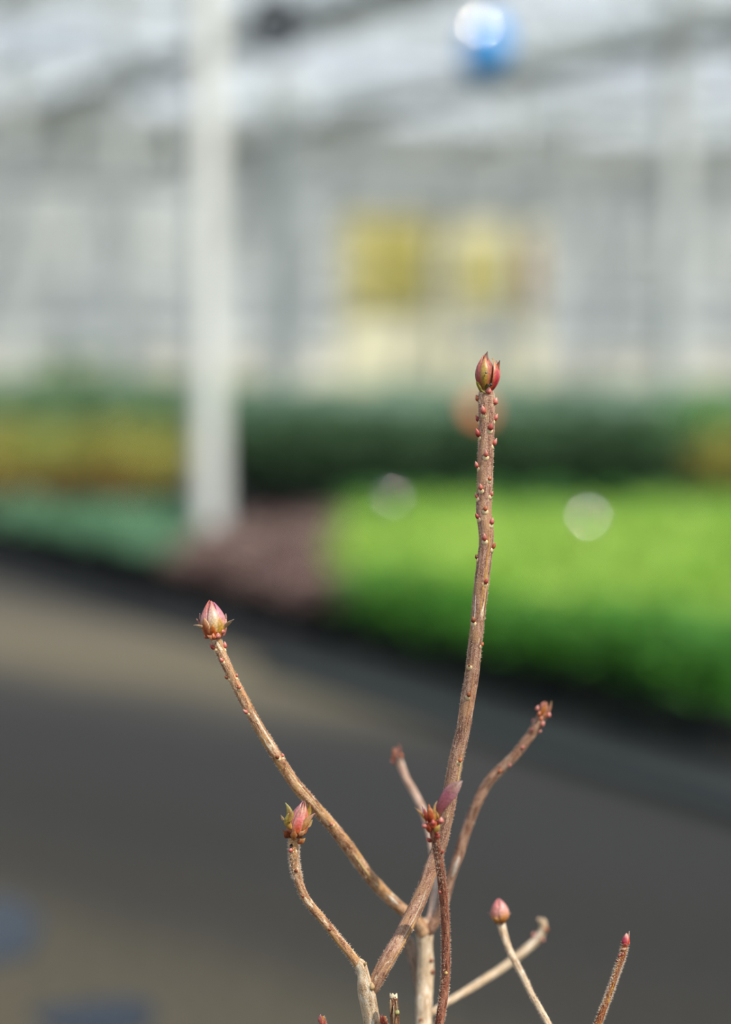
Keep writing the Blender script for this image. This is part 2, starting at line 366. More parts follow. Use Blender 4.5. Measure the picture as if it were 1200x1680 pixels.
def glint_cap(par, loc, ra, rc, mat, name):
    """shallow polished dome of curvature rc, an added reflector tilted to send the sun to the camera"""
    hv = (SUN_DIR + (Vector((0, 0, CAMZ)) - (par.location + Vector(loc))).normalized()).normalized()
    x = hv.cross(Z).normalized(); y = hv.cross(x); V = []; F = []; n = 24; m = 6
    for i in range(m + 1):
        q = ra * i / m; h = rc - math.sqrt(rc * rc - q * q)
        for k in range(n): a = 2 * PI * k / n; V.append(tuple(Vector(loc) + x * (q * math.cos(a)) + y * (q * math.sin(a)) - hv * h))
    for i in range(m):
        for k in range(n): k2 = (k + 1) % n; F.append((i * n + k, i * n + k2, (i + 1) * n + k2, (i + 1) * n + k))
    o = mesh(name, V, F, mat, par, True); md = o.modifiers.new('t', 'SOLIDIFY'); md.thickness = .002; md.offset = -1; return o
for k_, bb_ in enumerate((4.75, 8.3)):
    pr_ = empty('heating_pipe', cg(0, bb_, 3.42), 'dark grey pipe running under the roof along the path, ' + ('behind the nearest column' if k_ == 0 else 'right of the blue float'), 'pipe', 'pipes under the roof')
    MB().beam(U * 4, U * (AW - .2), .11, .13).build('pipe_run', M_dpipe, pr_)
    for q in range(5): MB().beam(U * (5.6 + 3.65 * q - (.3 if q == 4.5 else 0)), U * (5.6 + 3.65 * q) + Z * .1, .02, .02).build('hanger', M_steel2, pr_)
# fan hanging from the roof
def fan():
    p = W(452, 40, 15.0); r = empty('circulation_fan', p, 'dark blue-grey fan hanging under the roof, right of the nearest column', 'fan')
    V = []; F = []; n = 28
    for (rr, yy) in ((.20, -.12), (.22, -.12), (.22, .12), (.20, .12)):
        for k in range(n): a = 2 * PI * k / n; V.append((rr * math.cos(a), yy, rr * math.sin(a)))
    for i in range(4):
        for k in range(n): F.append((i * n + k, i * n + (k + 1) % n, ((i + 1) % 4) * n + (k + 1) % n, ((i + 1) % 4) * n + k))
    mesh('housing', V, F, M_fan, r)
    for k in range(5):
        a = 2 * PI * k / 5; ax = Vector((math.cos(a), 0, math.sin(a))); ti = Vector((-math.sin(a), .5, math.cos(a))).normalized()
        MB().box(ax * .11, (.085, .05, .004), (ax, ti, ax.cross(ti))).build('blade', M_fan, r)
    MB().box((0, 0, 0), (.045, .09, .045)).build('motor', M_fan, r)
    for s in (-1, 1): MB().beam((s * .15, 0, .16), (s * .15, 0, GH - p.z - .4), .012, .012).build('hanger', M_steel2, r)
fan()
# blue hanging lantern-shaped ball
def blue():
    p = W(796, 80, 7.0); r = empty('blue_hanging_float', p, 'glossy blue plastic float hanging on a wire under the roof', 'float')
    mb = MB(); prof = [(.004, -.105), (.022, -.1), (.045, -.08), (.066, -.045), (.078, 0), (.078, .03), (.066, .062), (.04, .085), (.016, .094)]
    o = mb.lathe(prof, 32).build('body', M_blue, r, True); o.rotation_euler = (0, .35, 0)
    MB().lathe([(.016, .09), (.016, .115), (.008, .12)], 12).build('collar', M_blue, r, True).rotation_euler = (0, .35, 0)
    glint_cap(r, (-.024, -.082, .062), .026, .125, M_chrome, 'glint_dish')  # added mirror dish that makes the float's white highlight
    MB().beam((.03, 0, .11), (.03, 0, GH - p.z), .003, .003).build('wire', M_steel2, r)
blue()

# made-up mirror caps on risers, added to give two sun glints
def glint_stake(px, py, d, ra, rc, label):
    p = W(px, py, d); r = empty('glint_stake', (p.x, p.y, 0), label, 'glint_stake', 'added glint caps among the beds')
    MB().lathe([(.006, 0), (.006, p.z - .02)], 8).build('riser', M_black, r, True)
    MB().lathe([(.009, -.03), (.012, -.022), (.012, -.012), (.005, -.008)], 12, (0, 0, p.z)).build('cap_mount', M_black, r, True)
    glint_cap(r, (0, 0, p.z), ra, rc, M_chrome, 'glint_reflector')  # added reflector, aimed so the sun glints off it
glint_stake(966, 846, 5.0, .015, .049, 'added mirror cap making a glint in the bright green bed, right of the tall stem')
glint_stake(644, 814, 5.4, .013, .027, 'added mirror cap making a glint against the dark green plants, left of the tall stem')

# orange flower
def orange_flower():
    p = W(786, 672, 7.65); r = empty('orange_flower', (p.x, p.y, 0), 'single orange flower above the dark green plants, behind the tallest bud', 'flower')
    MB().lathe([(.004, 0), (.003, p.z)], 6).build('stalk', leafmat('stalk_green', '3C5A26', '4C6C30'), r, True)
    R_ = .043
    for k in range(11):
        a = 2 * PI * k / 11; n_ = (SUN_DIR + Vector((0, -.7, 0))).normalized(); e1 = n_.cross(Z).normalized(); e2 = e1.cross(n_); ax = e1 * math.cos(a) + e2 * math.sin(a); ti = ax.cross(n_).normalized()
        V = [tuple(Vector((0, 0, p.z)) + ax * R_ * s + ti * w_ * R_ + n_ * (.008 * (1 - s) * (1 if w_ == 0 else .3))) for (s, w_) in ((.1, -.08), (.1, .08), (.6, -.24), (.6, 0), (.6, .24), (1, -.1), (1, .1))]
        mesh('petal', V, [(0, 3, 2), (0, 1, 3), (1, 4, 3), (2, 3, 5), (3, 6, 5), (3, 4, 6)], M_orange, r)
    MB().lathe([(.002, -.01), (.011, -.006), (.013, 0), (.009, .006)], 12, (0, 0, p.z)).build('centre', M_ochre, r, True)
orange_flower()

# ------------------------------------------------------------------ bedding plants
def clump(n, R, H, ll, lw, upr, seed, base=.25):
    rnd = random.Random(seed); V = []; F = []
    for i in range(n):
        a = rnd.random() * 2 * PI; q = rnd.random() ** .6 * R; hh = H * (base + (1 - base) * rnd.random() * (1 - .35 * (q / R) ** 2))
        c = Vector((q * math.cos(a), q * math.sin(a), hh)); a2 = a + rnd.uniform(-.9, .9); el = rnd.uniform(*upr)
        d = Vector((math.cos(a2) * math.cos(el), math.sin(a2) * math.cos(el), math.sin(el))); s = Vector((-math.sin(a2), math.cos(a2), rnd.uniform(-.4, .4))).normalized()
        up = s.cross(d) * -1; l = ll * rnd.uniform(.7, 1.2); w_ = lw * rnd.uniform(.8, 1.2); b = len(V)
        for (t, k, h) in ((0, 0, 0), (.45, -1, .15), (.45, 0, 0), (.45, 1, .15), (1, 0, -.2)):
            V.append(tuple(c + d * (l * (t - .3)) + s * (w_ * k) + up * (w_ * h)))
        F += [(b, b + 2, b + 1), (b, b + 3, b + 2), (b + 1, b + 2, b + 4), (b + 2, b + 3, b + 4)]
    # short stems
    for i in range(5):
        a = rnd.random() * 6.28; b = len(V); x, y = math.cos(a) * R * .5, math.sin(a) * R * .5
        V += [(0, .003, 0), (.003, -.002, 0), (-.003, -.002, 0), (x, y, H * .8)]; F += [(b, b + 1, b + 3), (b + 1, b + 2, b + 3), (b + 2, b, b + 3)]
    me = bpy.data.meshes.new('leaf_clump'); me.from_pydata(V, [], F); return me
pot_me = bpy.data.meshes.new('pot'); _m = MB().lathe([(.042, 0), (.052, .075), (.058, .077), (.058, .092), (.053, .092), (.05, .08), (.001, .08)], 12)
pot_me.from_pydata(_m.V, [], _m.F); pot_me.materials.append(M_black)
SP = {}
def species(key, name, label, cat, group, mat, n, R, H, ll, lw, upr, base=.25, pot=1.0):
    ms = []
    for s in range(3):
        me = clump(n, R, H, ll, lw, upr, hash_(key) + s, base); me.name = 'foliage'; me.materials.append(mat); ms.append(me)
    SP[key] = (name, label, cat, group, ms, pot, [0])
def hash_(s): return sum(ord(c) * (i + 3) for i, c in enumerate(s))
COLS = [((342 - 600) / FP * 7.2, 7.2), ((467 - 600) / FP * 21.5, 21.5), ((1106 - 600) / FP * 19.5, 19.5), ((205 - 600) / FP * 18.5, 18.5), ((28 - 600) / FP * 20.5, 20.5), ((845 - 600) / FP * 24, 24), ((940 - 600) / FP * 25.5, 25.5)]
RAD = dict(dark=.2, greyg=.29, leftg=.29, yellow=.2, rust=.14, right=.21, gold=.2)
DONE = []
def put(key, x, y, sc=1.0):
    if key in RAD:
        r_ = RAD[key] * sc
        if any(math.hypot(x - cx, y - cy) < r_ + .12 for cx, cy in COLS) or any(math.hypot(x - qx, y - qy) < .8 * (r_ + qr) for qx, qy, qr in DONE): return
        DONE.append((x, y, r_))
    name, label, cat, group, ms, pot, cnt = SP[key]
    cnt[0] += 1
    r = bpy.data.objects.new(name, None); r.location = (x, y, .008); r.rotation_euler = (0, 0, random.random() * 6.28); link(r); tag(r, label, cat, group)
    f = bpy.data.objects.new('foliage', ms[cnt[0] % 3]); link(f, r); f.location = (0, 0, .085 * pot); f.scale = (sc, sc, sc * random.uniform(.92, 1.08))
    p = bpy.data.objects.new('pot', pot_me); link(p, r); p.scale = (pot, pot, pot)
species('bright', 'bedding_plant', 'small bright green leafy plant in a black pot, in the low bed on the right', 'plant', 'bright green potted plants in the low bed',
        leafmat('bright_green_leaf', '9CCB50', 'BEDD6C', .45), 90, .085, .085, .045, .014, (-.2, .9))
species('teal', 'low_green_plant', 'small blue-green potted plant in the strip left of the nearest column', 'plant', 'blue-green potted plants in the low strip',
        leafmat('blue_green_leaf', '5E8F66', '86B48E', .35), 80, .085, .075, .045, .013, (-.1, .9))
species('tealr', 'mid_green_plant', 'low mid green potted plant between the bright bed and the dark shrubs', 'plant', 'mid green plants behind the bright bed',
        leafmat('mid_green_leaf', '3E7A36', '5C964C', .3), 80, .09, .1, .05, .013, (-.1, .9))
species('purple', 'purple_plant', 'purple-brown leafy plant in a black pot, at the foot of the nearest column', 'plant', 'purple potted plants by the column',
        leafmat('purple_leaf', '7A5C5C', 'A48E80', .25), 80, .08, .09, .045, .013, (0, 1.1), .2, .62)
species('dark', 'dark_green_shrub', 'knee-high dark green shrub in a black pot, in the tall rows on the right', 'shrub', 'dark green shrubs in tall rows',
        leafmat('dark_green_leaf', '34502C', '587A50', .2), 230, .165, .26, .07, .02, (-.3, .9), .05, 1.6)
species('greyg', 'haze_toned_shrub', 'shrub with haze put into its grey-green, in the rows farther back, below the far wall', 'shrub', 'haze-toned grey-green shrubs far back',
        leafmat('haze_toned_leaf', '84A48C', 'A8C4AC', .25), 170, .24, .3, .1, .03, (-.3, .9), .05, 1.8)  # leaf colour paled to carry the haze of distance
species('yellow', 'yellow_shrub', 'yellow-green shrub in a black pot, in the row left of the nearest column', 'shrub', 'yellow-green shrubs on the left',
        leafmat('yellow_leaf', '98A450', 'C8BC60', .35), 130, .18, .23, .07, .018, (-.3, .9), .1, 1.3)
species('rust', 'rust_shrub', 'low orange-brown shrub in front of the yellow-green shrubs on the left', 'shrub', 'orange-brown shrubs on the left',
        leafmat('rust_leaf', '7A6030', '98743C', .3), 110, .12, .14, .06, .016, (-.3, .9), .1, 1.1)
species('leftg', 'green_shrub', 'waist-high mid green shrub behind the yellow-green shrubs on the left', 'shrub', 'mid green shrubs on the left',
        leafmat('soft_green_leaf', '72966A', '98B88C', .3), 200, .25, .42, .1, .026, (-.3, .9), .05, 1.8)
species('right', 'right_green_shrub', 'fresh green shrub at the right edge of the picture, behind the yellow one', 'shrub', 'fresh green shrubs at the right edge',
        leafmat('fresh_green_leaf', '6A9A52', '88B870', .3), 150, .19, .36, .08, .022, (-.3, .9), .05, 1.5)
species('gold', 'golden_shrub', 'yellow-green shrub at the right edge of the picture, beside the dark green rows', 'shrub', 'yellow-green shrubs at the right edge',
        leafmat('golden_leaf', '98943C', 'B8AC4C', .3), 130, .18, .26, .07, .018, (-.3, .9), .1, 1.3)
species('deep', 'shade_toned_plant', 'leafy potted plant with shade put into its green along the front edge of the low bed on the right', 'plant', 'shade-toned green plants along the front of the low bed',
        leafmat('shade_toned_leaf', '4E8E34', '6AAC42', .35), 110, .09, .15, .05, .015, (-.4, .8), .14, .5)  # leaf colour deepened to carry the shade on the bed's front rows
def pxy(x, y): return 600 + FP * x / y
def jit(q): return random.uniform(-q, q)
put('leftg', W(125, 600, 10.9).x, 10.9, 1.3); put('leftg', W(275, 600, 10.8).x, 10.8, 1.1)
def grid(a0, a1, b0, b1, st, fn):
    a = a0
    while a < a1:
        b = b0
        while b < b1:
            p = ab(a, b); x, y = p.x + jit(st * .12), p.y + jit(st * .12); fn(x, y, pxy(x, y), a, b); b += st
        a += st
def low(x, y, px, a, b):
    if not -60 < px < 1290 or y < 2.9: return
    if y < 6.75 and px > 572 + jit(18): put('deep' if (b < .22 or (y < 3.85 and b < 1.0) or y < 3.55) else 'bright', x, y, random.uniform(.9, 1.1))
    elif px > 560 and 6.75 <= y < 7.3: put('tealr', x, y)
    elif 300 < px <= 585 and y < 6.7 and not (280 < px < 400 and y > 6.0): put('purple', x, y, random.uniform(.85, 1.15))
    elif px <= 285 and y < 7.1: put('teal', x, y, random.uniform(.8, 1.1))
grid(-4.2, 1.4, .1, 4.6, .165, low)
def mid(x, y, px, a, b):
    if -80 < px < 1300 and px > 390 and 7.7 < y < 11.3:
        if px > 1150 and y < 8.7: put('gold', x, y)
        elif px > 1130 and y > 9.2: put('right', x, y, random.uniform(.9, 1.05))
        else: put('dark', x, y, random.uniform(.88, 1.05))
grid(-6, 8, .3, 10, .41, mid)
def leftrows(x, y, px, a, b):
    if -80 < px <= 285:
        if 7.5 < y < 8.0: put('rust', x, y)
        elif 8.15 < y < 10.3: put('yellow', x, y, random.uniform(.9, 1.12))
grid(-3, 8, .1, 8, .34, leftrows)
def back(x, y, px, a, b):
    if px <= 372 and -80 < px and 11.2 < y < 16: put('leftg', x, y, random.uniform(.8, .98))
    elif 385 < px < 1300 and 11.9 < y < 22: put('greyg', x, y, random.uniform(.85, 1.05))
    elif -80 < px <= 372 and 16.6 < y < 24: put('greyg', x, y, 1.1)
grid(-6, 20, .3, 22, .68, back)

# ================================================================== the azalea shrub
PB = W(660, 2890, FOCUS); SH = Vector((PB.x, PB.y, 0))
shrub = empty('azalea_shrub', SH, 'leafless shrub with hairy brown twigs and pink leaf buds in the foreground', 'shrub')
def P(px, py, dz=0): return W(px, py, FOCUS + dz * .001) - SH
def S(rpx, dz=0): return rpx * (FOCUS + dz * .001) / FP
MM = FOCUS / FP

BK = {
 'pink': barkmat('pinkish_bark', '6C4434', 'A67A64', 'D2AE94', 'EAD2AC', .64, red='C0946E'),
 'brown': barkmat('brownish_bark', '54321F', '946850', 'C8A68C', 'DCC8B4', .62),
 'rosy': barkmat('rosy_cream_bark', '94705C', 'C4A08A', 'DEC4B2', 'EEE0D0', .6),
 'tan': barkmat('tan_bark', '6C402A', 'B8865F', 'E6C4A0', 'F4E2C2', .6, red='CC9C62'),
 'cream': barkmat('cream_bark', 'A07E5C', 'DABE9A', 'F0DEC2', 'FAF0E0', .6),
 'red': barkmat('reddish_bark', '54281A', '925640', 'BC8468', 'DCB088', .66),
 'orange': barkmat('orange_brown_bark', '6A2E16', 'A05A30', 'C08A50', 'D8A648', .64),
 'dark': barkmat('dark_dead_bark', '24120C', '6E3E2A', 'A8805C', 'D8C8A8', .66),
 'grey': barkmat('greyish_bark', '6E5848', '9A7E68', 'BCA48C', 'D8CCB8', .66),
}
M_hair = simple('fine_hair', 'E6D2BA', .5, var=.1)
M_tone = tonemat('bud_scale_tone'); M_tonex = tonemat('bract_tone', .45, .35)
M_scar = simple('cream_scar', 'E8D0A0', .7, var=.1, scale=900)
M_cut = simple('pale_cut_wood', 'CDBE9E', .8, var=.35, scale=700, bump=.4)
BR = {}
def branch(key, pts, mat, hairs=1.0, hl=3.5, bump=.05, label=None, step=2.0, parent=shrub, nseg=22, cap0=True):
    """pts: (px, py, depth mm, radius px); tip first"""
    C = [P(x, y, z) for x, y, z, r in pts]; R = [S(r, z) for x, y, z, r in pts]; Q = [(x, y) for x, y, z, r in pts]
    cen = []; rad = []; pix = []
    n = len(C)
    for i in range(n - 1):
        c0, c1, c2, c3 = C[max(0, i - 1)], C[i], C[i + 1], C[min(n - 1, i + 2)]
        r0, r1, r2, r3 = R[max(0, i - 1)], R[i], R[i + 1], R[min(n - 1, i + 2)]
        m = max(1, int((c2 - c1).length / MM / (step if Q[i + 1][1] < 1760 else 14)))
        for k in range(m):
            t = k / m; t2 = t * t; t3 = t2 * t
            f = lambda a, b, c, d: .5 * (2 * b + (c - a) * t + (2 * a - 5 * b + 4 * c - d) * t2 + (3 * b - a - 3 * c + d) * t3)
            cen.append(f(c0, c1, c2, c3)); rad.append(max(.2 * MM, f(r0, r1, r2, r3)))
            pix.append((f(Q[max(0, i - 1)][0], Q[i][0], Q[i + 1][0], Q[min(n - 1, i + 2)][0]), f(Q[max(0, i - 1)][1], Q[i][1], Q[i + 1][1], Q[min(n - 1, i + 2)][1])))
    cen.append(C[-1]); rad.append(R[-1]); pix.append(Q[-1])
    N_ = len(cen); fr = []; L = 0; V = []; F = []; A = []
    sd_ = hash_(key) * .37
    for i in range(N_):
        t = (cen[min(N_ - 1, i + 1)] - cen[max(0, i - 1)]).normalized()
        s = t.cross(TC).normalized(); nn = s.cross(t).normalized()
        if nn.dot(TC) < 0: nn = -nn
        if s.x > 0: s = -s                       # side = picture right is +
        s = -s
        fr.append((t, s, nn))
        if i: L += (cen[i] - cen[i - 1]).length
        for k in range(nseg):
            th = 2 * PI * k / nseg; d = nn * math.cos(th) + s * math.sin(th)
            q = noise.noise((math.cos(th) * 1.6 + sd_, math.sin(th) * 1.6, L * 90)) * 1.0 + noise.noise((math.cos(th) * 4, math.sin(th) * 4 + sd_, L * 500)) * .55
            r = rad[i] * (1 + bump * q)
            V.append(tuple(cen[i] + d * r)); A.append((math.cos(th) * rad[i] * 1000 + sd_, math.sin(th) * rad[i] * 1000, L * 1000))
    for i in range(N_ - 1):
        for k in range(nseg):
            k2 = (k + 1) % nseg; F.append((i * nseg + k, i * nseg + k2, (i + 1) * nseg + k2, (i + 1) * nseg + k))
    F.append(tuple(range(nseg))[::-1]); F.append(tuple((N_ - 1) * nseg + k for k in range(nseg)))
    o = mesh('branch', V, F, mat, parent, True, uvec=A)
    if label: o['label'] = label
    BR[key] = dict(obj=o, cen=cen, rad=rad, pix=pix, fr=fr)
    if hairs > 0:
        rnd = random.Random(hash_(key)); HV = []; HF = []
        vis = [i for i in range(N_ - 1) if pix[i][1] < 1720]
        cnt = int(len(vis) * step * hairs * 5.5)
        for q in range(cnt):
            i = rnd.choice(vis); th = rnd.random() * 2 * PI
            if noise.noise((L * 3 + i * .02, th, sd_)) < -.15: continue
            t, s, nn = fr[i]; d = nn * math.cos(th) + s * math.sin(th)
            base = cen[i] + (cen[i + 1] - cen[i]) * rnd.random() + d * rad[i] * .95
            dd = (d + t * rnd.uniform(-.7, .3)).normalized(); l = hl * MM * rnd.uniform(.4, 1.15); w_ = .3 * MM
            x = dd.cross(t).normalized() * w_; y = dd.cross(x).normalized() * w_; b = len(HV)
            HV += [tuple(base + x), tuple(base - x * .5 + y), tuple(base - x * .5 - y), tuple(base + dd * l)]
            HF += [(b, b + 1, b + 3), (b + 1, b + 2, b + 3), (b + 2, b, b + 3)]
        mesh('fine_hair', HV, HF, M_hair, o, False, kind='stuff')
    return o

ROOT = [(650, 1900, 10, 15), (655, 2300, 5, 20), (660, 2900, 0, 26)]
branch('A', [(798, 628, 0, 9), (798, 642, 0, 11), (798.5, 656, 0, 13), (798.7, 680, 0, 13.6), (798.5, 700, 0, 13.2), (797.3, 740, 0, 13.3), (795.7, 800, 0, 13), (794, 836, 0, 12.7),
             (796, 855, 0, 12.6), (798.2, 872, 0, 12.6), (798, 895, 0, 12.3), (794.5, 920, 0, 12.2), (791.7, 947, 0, 12.3), (788.7, 973, 0, 12), (784.7, 1013, 0, 11.6), (782, 1040, 0, 11.3),
             (779, 1067, 1, 11.6), (774.7, 1107, 2, 11.9), (768.3, 1147, 3, 12.1), (762.5, 1184, 4, 11.6), (758.5, 1205, 5, 11.7), (750, 1240, 6, 12), (742.5, 1280, 7, 12), (736, 1320, 8, 12),
             (729, 1355, 9, 12), (721, 1390, 10, 12), (709, 1420, 10, 11.7), (700, 1447, 9, 11.6), (687, 1480, 8, 12.6), (671, 1513, 6, 12.6), (656, 1541, 4, 12.3), (641, 1566, 2, 12.6), (626, 1593, 1, 12.4), (617, 1612, 1, 11), (611, 1625, 2, 9)],
       BK['pink'], .9, 3.2, label='tall straight main stem')
branch('B', [(586, 1577, 0, 7), (591, 1583, 0, 10), (596, 1596, 0, 9.5), (598, 1612, 0, 11.5), (601, 1628, 1, 14), (605, 1647, 2, 14.3), (611, 1680, 3, 13.8), (619, 1720, 5, 14.5)] + ROOT, BK['cream'], .12, 2.2, .07, 'thick cream-coloured stem at the bottom')
branch('C', [(482.5, 1374, 0, 8), (482.3, 1385, 0, 8.2), (482.6, 1400, 0, 7.8), (483.5, 1415, 0, 7.5), (486, 1430, 0, 7.2), (493, 1454, 0, 6.9), (502, 1474, 0, 7), (514, 1490, 0, 6.9), (529, 1508, 0, 6.8), (543, 1525, 0, 6.8), (556, 1542, 0, 6.8), (568, 1556, 0, 7), (579, 1570, 0, 7.4), (589, 1584, 0, 8), (596, 1600, 1, 8)],
       BK['red' if 0 else 'tan'], 1.6, 4.5, .07, 'curved thin hairy twig at lower left')
branch('D', [(353, 1046, 5, 7.5), (356, 1056, 5, 9), (361, 1066, 5, 8.4), (366.5, 1080, 5, 8.2), (373.5, 1095, 5, 8.2), (385, 1119, 6, 8.2), (400, 1147, 7, 8.4), (418, 1181, 8, 8.6), (430, 1202, 9, 8.8), (454, 1240, 10, 9.2), (482, 1283, 12, 9.6), (505, 1310, 13, 10), (522, 1330, 15, 10), (538, 1347, 17, 9.8), (560, 1374, 20, 10), (579, 1400, 24, 10.2), (601, 1431, 28, 10), (625, 1459, 33, 10), (648, 1482, 38, 9.6), (669, 1499, 41, 9.8), (688, 1516, 44, 11), (696, 1530, 45, 12)],
       BK['tan'], 1.0, 3.2, .06, 'long slanting tan twig on the left')
branch('E', [(703, 1508, 46, 7), (699, 1520, 46, 12), (697, 1534, 46, 14), (697.5, 1552, 46, 12.6), (698.5, 1570, 46, 12.8), (698.5, 1592, 46, 14.2), (697.5, 1620, 45, 13.6), (696, 1650, 43, 13.8), (695.5, 1680, 42, 13.8), (694, 1730, 38, 14), (684, 1900, 28, 17), (672, 2300, 12, 20), (662, 2900, 2, 26)],
       BK['cream'], .1, 2, .06, 'upright cream stem behind the main stem, out of focus')
branch('E2', [(668, 1541, 52, 9), (674, 1556, 52, 10), (681, 1580, 50, 9), (686, 1610, 48, 8), (690, 1650, 46, 6)], BK['grey'], 0, 2, .1, 'short greyish side stub below the fork')
branch('F', [(898, 1160, 40, 5), (891, 1172, 40, 7.6), (882, 1189, 40, 8.4), (872, 1205, 40, 7.8), (862, 1218, 40, 8), (843, 1242, 40, 8), (822, 1262, 41, 8.2), (808, 1276, 41, 8.4), (796, 1292, 42, 8.5), (783, 1318, 42, 8.4), (772, 1345, 43, 8.3), (762, 1373, 43, 8.4), (754, 1400, 43, 8.2), (748, 1416, 43, 8), (741, 1436, 44, 7.6), (735, 1458, 44, 7.5), (728, 1484, 44, 8), (718, 1506, 45, 8.6), (706, 1522, 45, 10), (698, 1534, 46, 10)],
       BK['brown'], .5, 2.6, .05, 'curving twig rising to the right, out of focus')
branch('G', [(649, 1232, 70, 6), (653, 1243, 70, 7), (658, 1256, 70, 6.6), (667, 1278, 69, 6.4), (680, 1301, 68, 6.6), (691, 1322, 66, 6.8), (700, 1345, 63, 6.8), (708, 1380, 58, 6.6), (713, 1420, 53, 6.2), (714, 1450, 50, 6.2), (712, 1480, 48, 6.6), (709, 1500, 47, 7.4), (704, 1514, 46, 8)], BK['rosy'], .1, 2, .05, 'short pale twig behind the main stem, out of focus')
branch('H', [(711, 1348, -16, 7), (712, 1362, -15, 7.4), (714, 1376, -14, 7.2), (718, 1395, -12, 7), (723, 1427, -9, 7.3), (727, 1460, -6, 7.4), (730.5, 1500, -4, 7.1), (731.7, 1540, -2, 7.3), (732, 1580, -1, 7.3), (731, 1605, 0, 7.3), (728.5, 1632, 0, 7.4), (725, 1657, 0, 7.4), (720.5, 1682, 0, 7.5), (712, 1730, 2, 8), (690, 1900, 5, 10), (672, 2300, 3, 14), (661, 2900, 0, 18)],
       BK['red'], 1.7, 3.6, .07, 'thin reddish brown hairy twig in front of the main stem')
branch('I', [(884, 1512, 82, 4.5), (887, 1510, 82, 5.5), (890.5, 1512, 82, 6), (892, 1518, 82, 6.2), (891.5, 1525, 82, 6.4), (887, 1534, 82, 7), (878, 1545, 82, 7), (862, 1559, 81, 7), (843, 1574, 80, 7), (822, 1590, 78, 6.6), (800, 1604, 75, 6.6), (775, 1620, 70, 6.2), (748, 1636, 63, 5.8), (725, 1650, 55, 5.5), (708, 1662, 48, 6)], BK['cream'], .1, 2, .05, 'pale cream twig with a hooked tip, out of focus')
branch('J', [(820, 1504, 38, 6), (823, 1516, 37, 6.6), (827, 1531, 35, 6.2), (833, 1549, 32, 5.4), (840, 1567, 29, 5.4), (850, 1586, 25, 5.5), (861, 1607, 21, 5.3), (872, 1630, 17, 5), (885, 1652, 13, 5), (900, 1680, 9, 5.4), (912, 1710, 6, 6), (930, 1800, 8, 7), (900, 2050, 12, 9), (780, 2450, 8, 12), (675, 2880, 2, 14)], BK['cream'], 1.2, 3.2, .05, 'thin pale twig carrying the round pink bud')
branch('K', [(1026, 1546, 0, 4.6), (1024.5, 1556, 0, 5.4), (1020, 1573, 0, 5.2), (1014, 1590, 0, 4.8), (1007, 1611, 0, 4.6), (999, 1634, 0, 5), (990, 1657, 0, 5.4), (981, 1682, 0, 6), (968, 1720, 0, 6.5), (940, 1850, 5, 8), (880, 2150, 8, 10), (770, 2550, 6, 12), (668, 2890, 1, 14)], BK['orange'], 2.3, 4.8, .06, 'thin orange-brown hairy twig at lower right')
branch('L', [(645.5, 1634, -4, 6.5), (646, 1642, -4, 7), (647, 1656, -4, 7.4), (648, 1680, -3, 7.6), (649, 1720, -2, 8), (655, 1900, 0, 10), (658, 2300, 0, 13), (660, 2900, 0, 16)], BK['dark'], .2, 2, .16, 'dark pruned stub with a pale cut top')
branch('M', [(528, 1668, 0, 4), (531, 1680, 0, 5), (536, 1700, 0, 5.5), (550, 1800, 3, 7), (590, 2150, 5, 9), (640, 2600, 3, 11), (658, 2890, 0, 14)], BK['orange'], 1.2, 2.5, label='twig tip just entering at the bottom edge')
branch('N', [(629, 1668, 2, 4), (633, 1682, 2, 5), (638, 1710, 3, 6), (650, 1900, 5, 8), (656, 2300, 2, 11), (660, 2890, 0, 14)], BK['orange'], .8, 2.5, label='short twig hidden between the cream stem and the stub')

def fuzz(key, y0, y1, cnt, hl, seed):
    B = BR[key]; rnd = random.Random(seed); idx = [i for i, p in enumerate(B['pix']) if y0 <= p[1] <= y1]; HV = []; HF = []
    for q in range(cnt):
        i = rnd.choice(idx); th = rnd.uniform(-PI, PI); t, s_, nn = B['fr'][i]; d = nn * math.cos(th) + s_ * math.sin(th); base = B['cen'][i] + d * B['rad'][i] * .97
        dd = (d + t * rnd.uniform(-.9, .9) + d.cross(t) * rnd.uniform(-.6, .6)).normalized(); l = hl * MM * rnd.uniform(.4, 1.2); x = dd.cross(t).normalized() * .36 * MM; y = dd.cross(x).normalized() * .36 * MM; b = len(HV)
        HV += [tuple(base + x), tuple(base - x * .5 + y), tuple(base - x * .5 - y), tuple(base + dd * l)]; HF += [(b, b + 1, b + 3), (b + 1, b + 2, b + 3), (b + 2, b, b + 3)]
    mesh('woolly_hair', HV, HF, M_hair, B['obj'], False, kind='stuff')
fuzz('A', 640, 664, 900, 3.2, 3); fuzz('C', 1376, 1440, 700, 5, 4); fuzz('D', 1050, 1068, 350, 3, 5); fuzz('K', 1575, 1650, 400, 5, 6)
def streak(key, y0, y1, th, wpx, c):
    """a peeled strip of bare wood, slightly proud, following the stem"""
    B = BR[key]; idx = [i for i, p in enumerate(B['pix']) if y0 <= p[1] <= y1][::2]; V = []; F = []; T = []; cc = lin(c)
    for n_, i in enumerate(idx):
        t, s_, nn = B['fr'][i]; f = min(1, n_ / 4, (len(idx) - 1 - n_) / 4) * (1 + .5 * noise.noise((n_ * .35, th, 2))); r = B['rad'][i]
        for u in (-1, -.4, .4, 1):
            a = th + .12 * math.sin(n_ * .13) + u * wpx * max(.05, f) * MM / r; d = nn * math.cos(a) + s_ * math.sin(a)
            V.append(tuple(B['cen'][i] + d * (r * (1.015 + (.045 if abs(u) < .5 else -.06))))); q = .85 + .3 * noise.noise((n_ * .9, u, 5)); T.append(tuple(x * q for x in cc))
    for n_ in range(len(idx) - 1):
        for k in range(3): b = n_ * 4 + k; F.append((b, b + 1, b + 5, b + 4))
    mesh('bark_strip', V, F, M_strip, B['obj'], True, col=T)
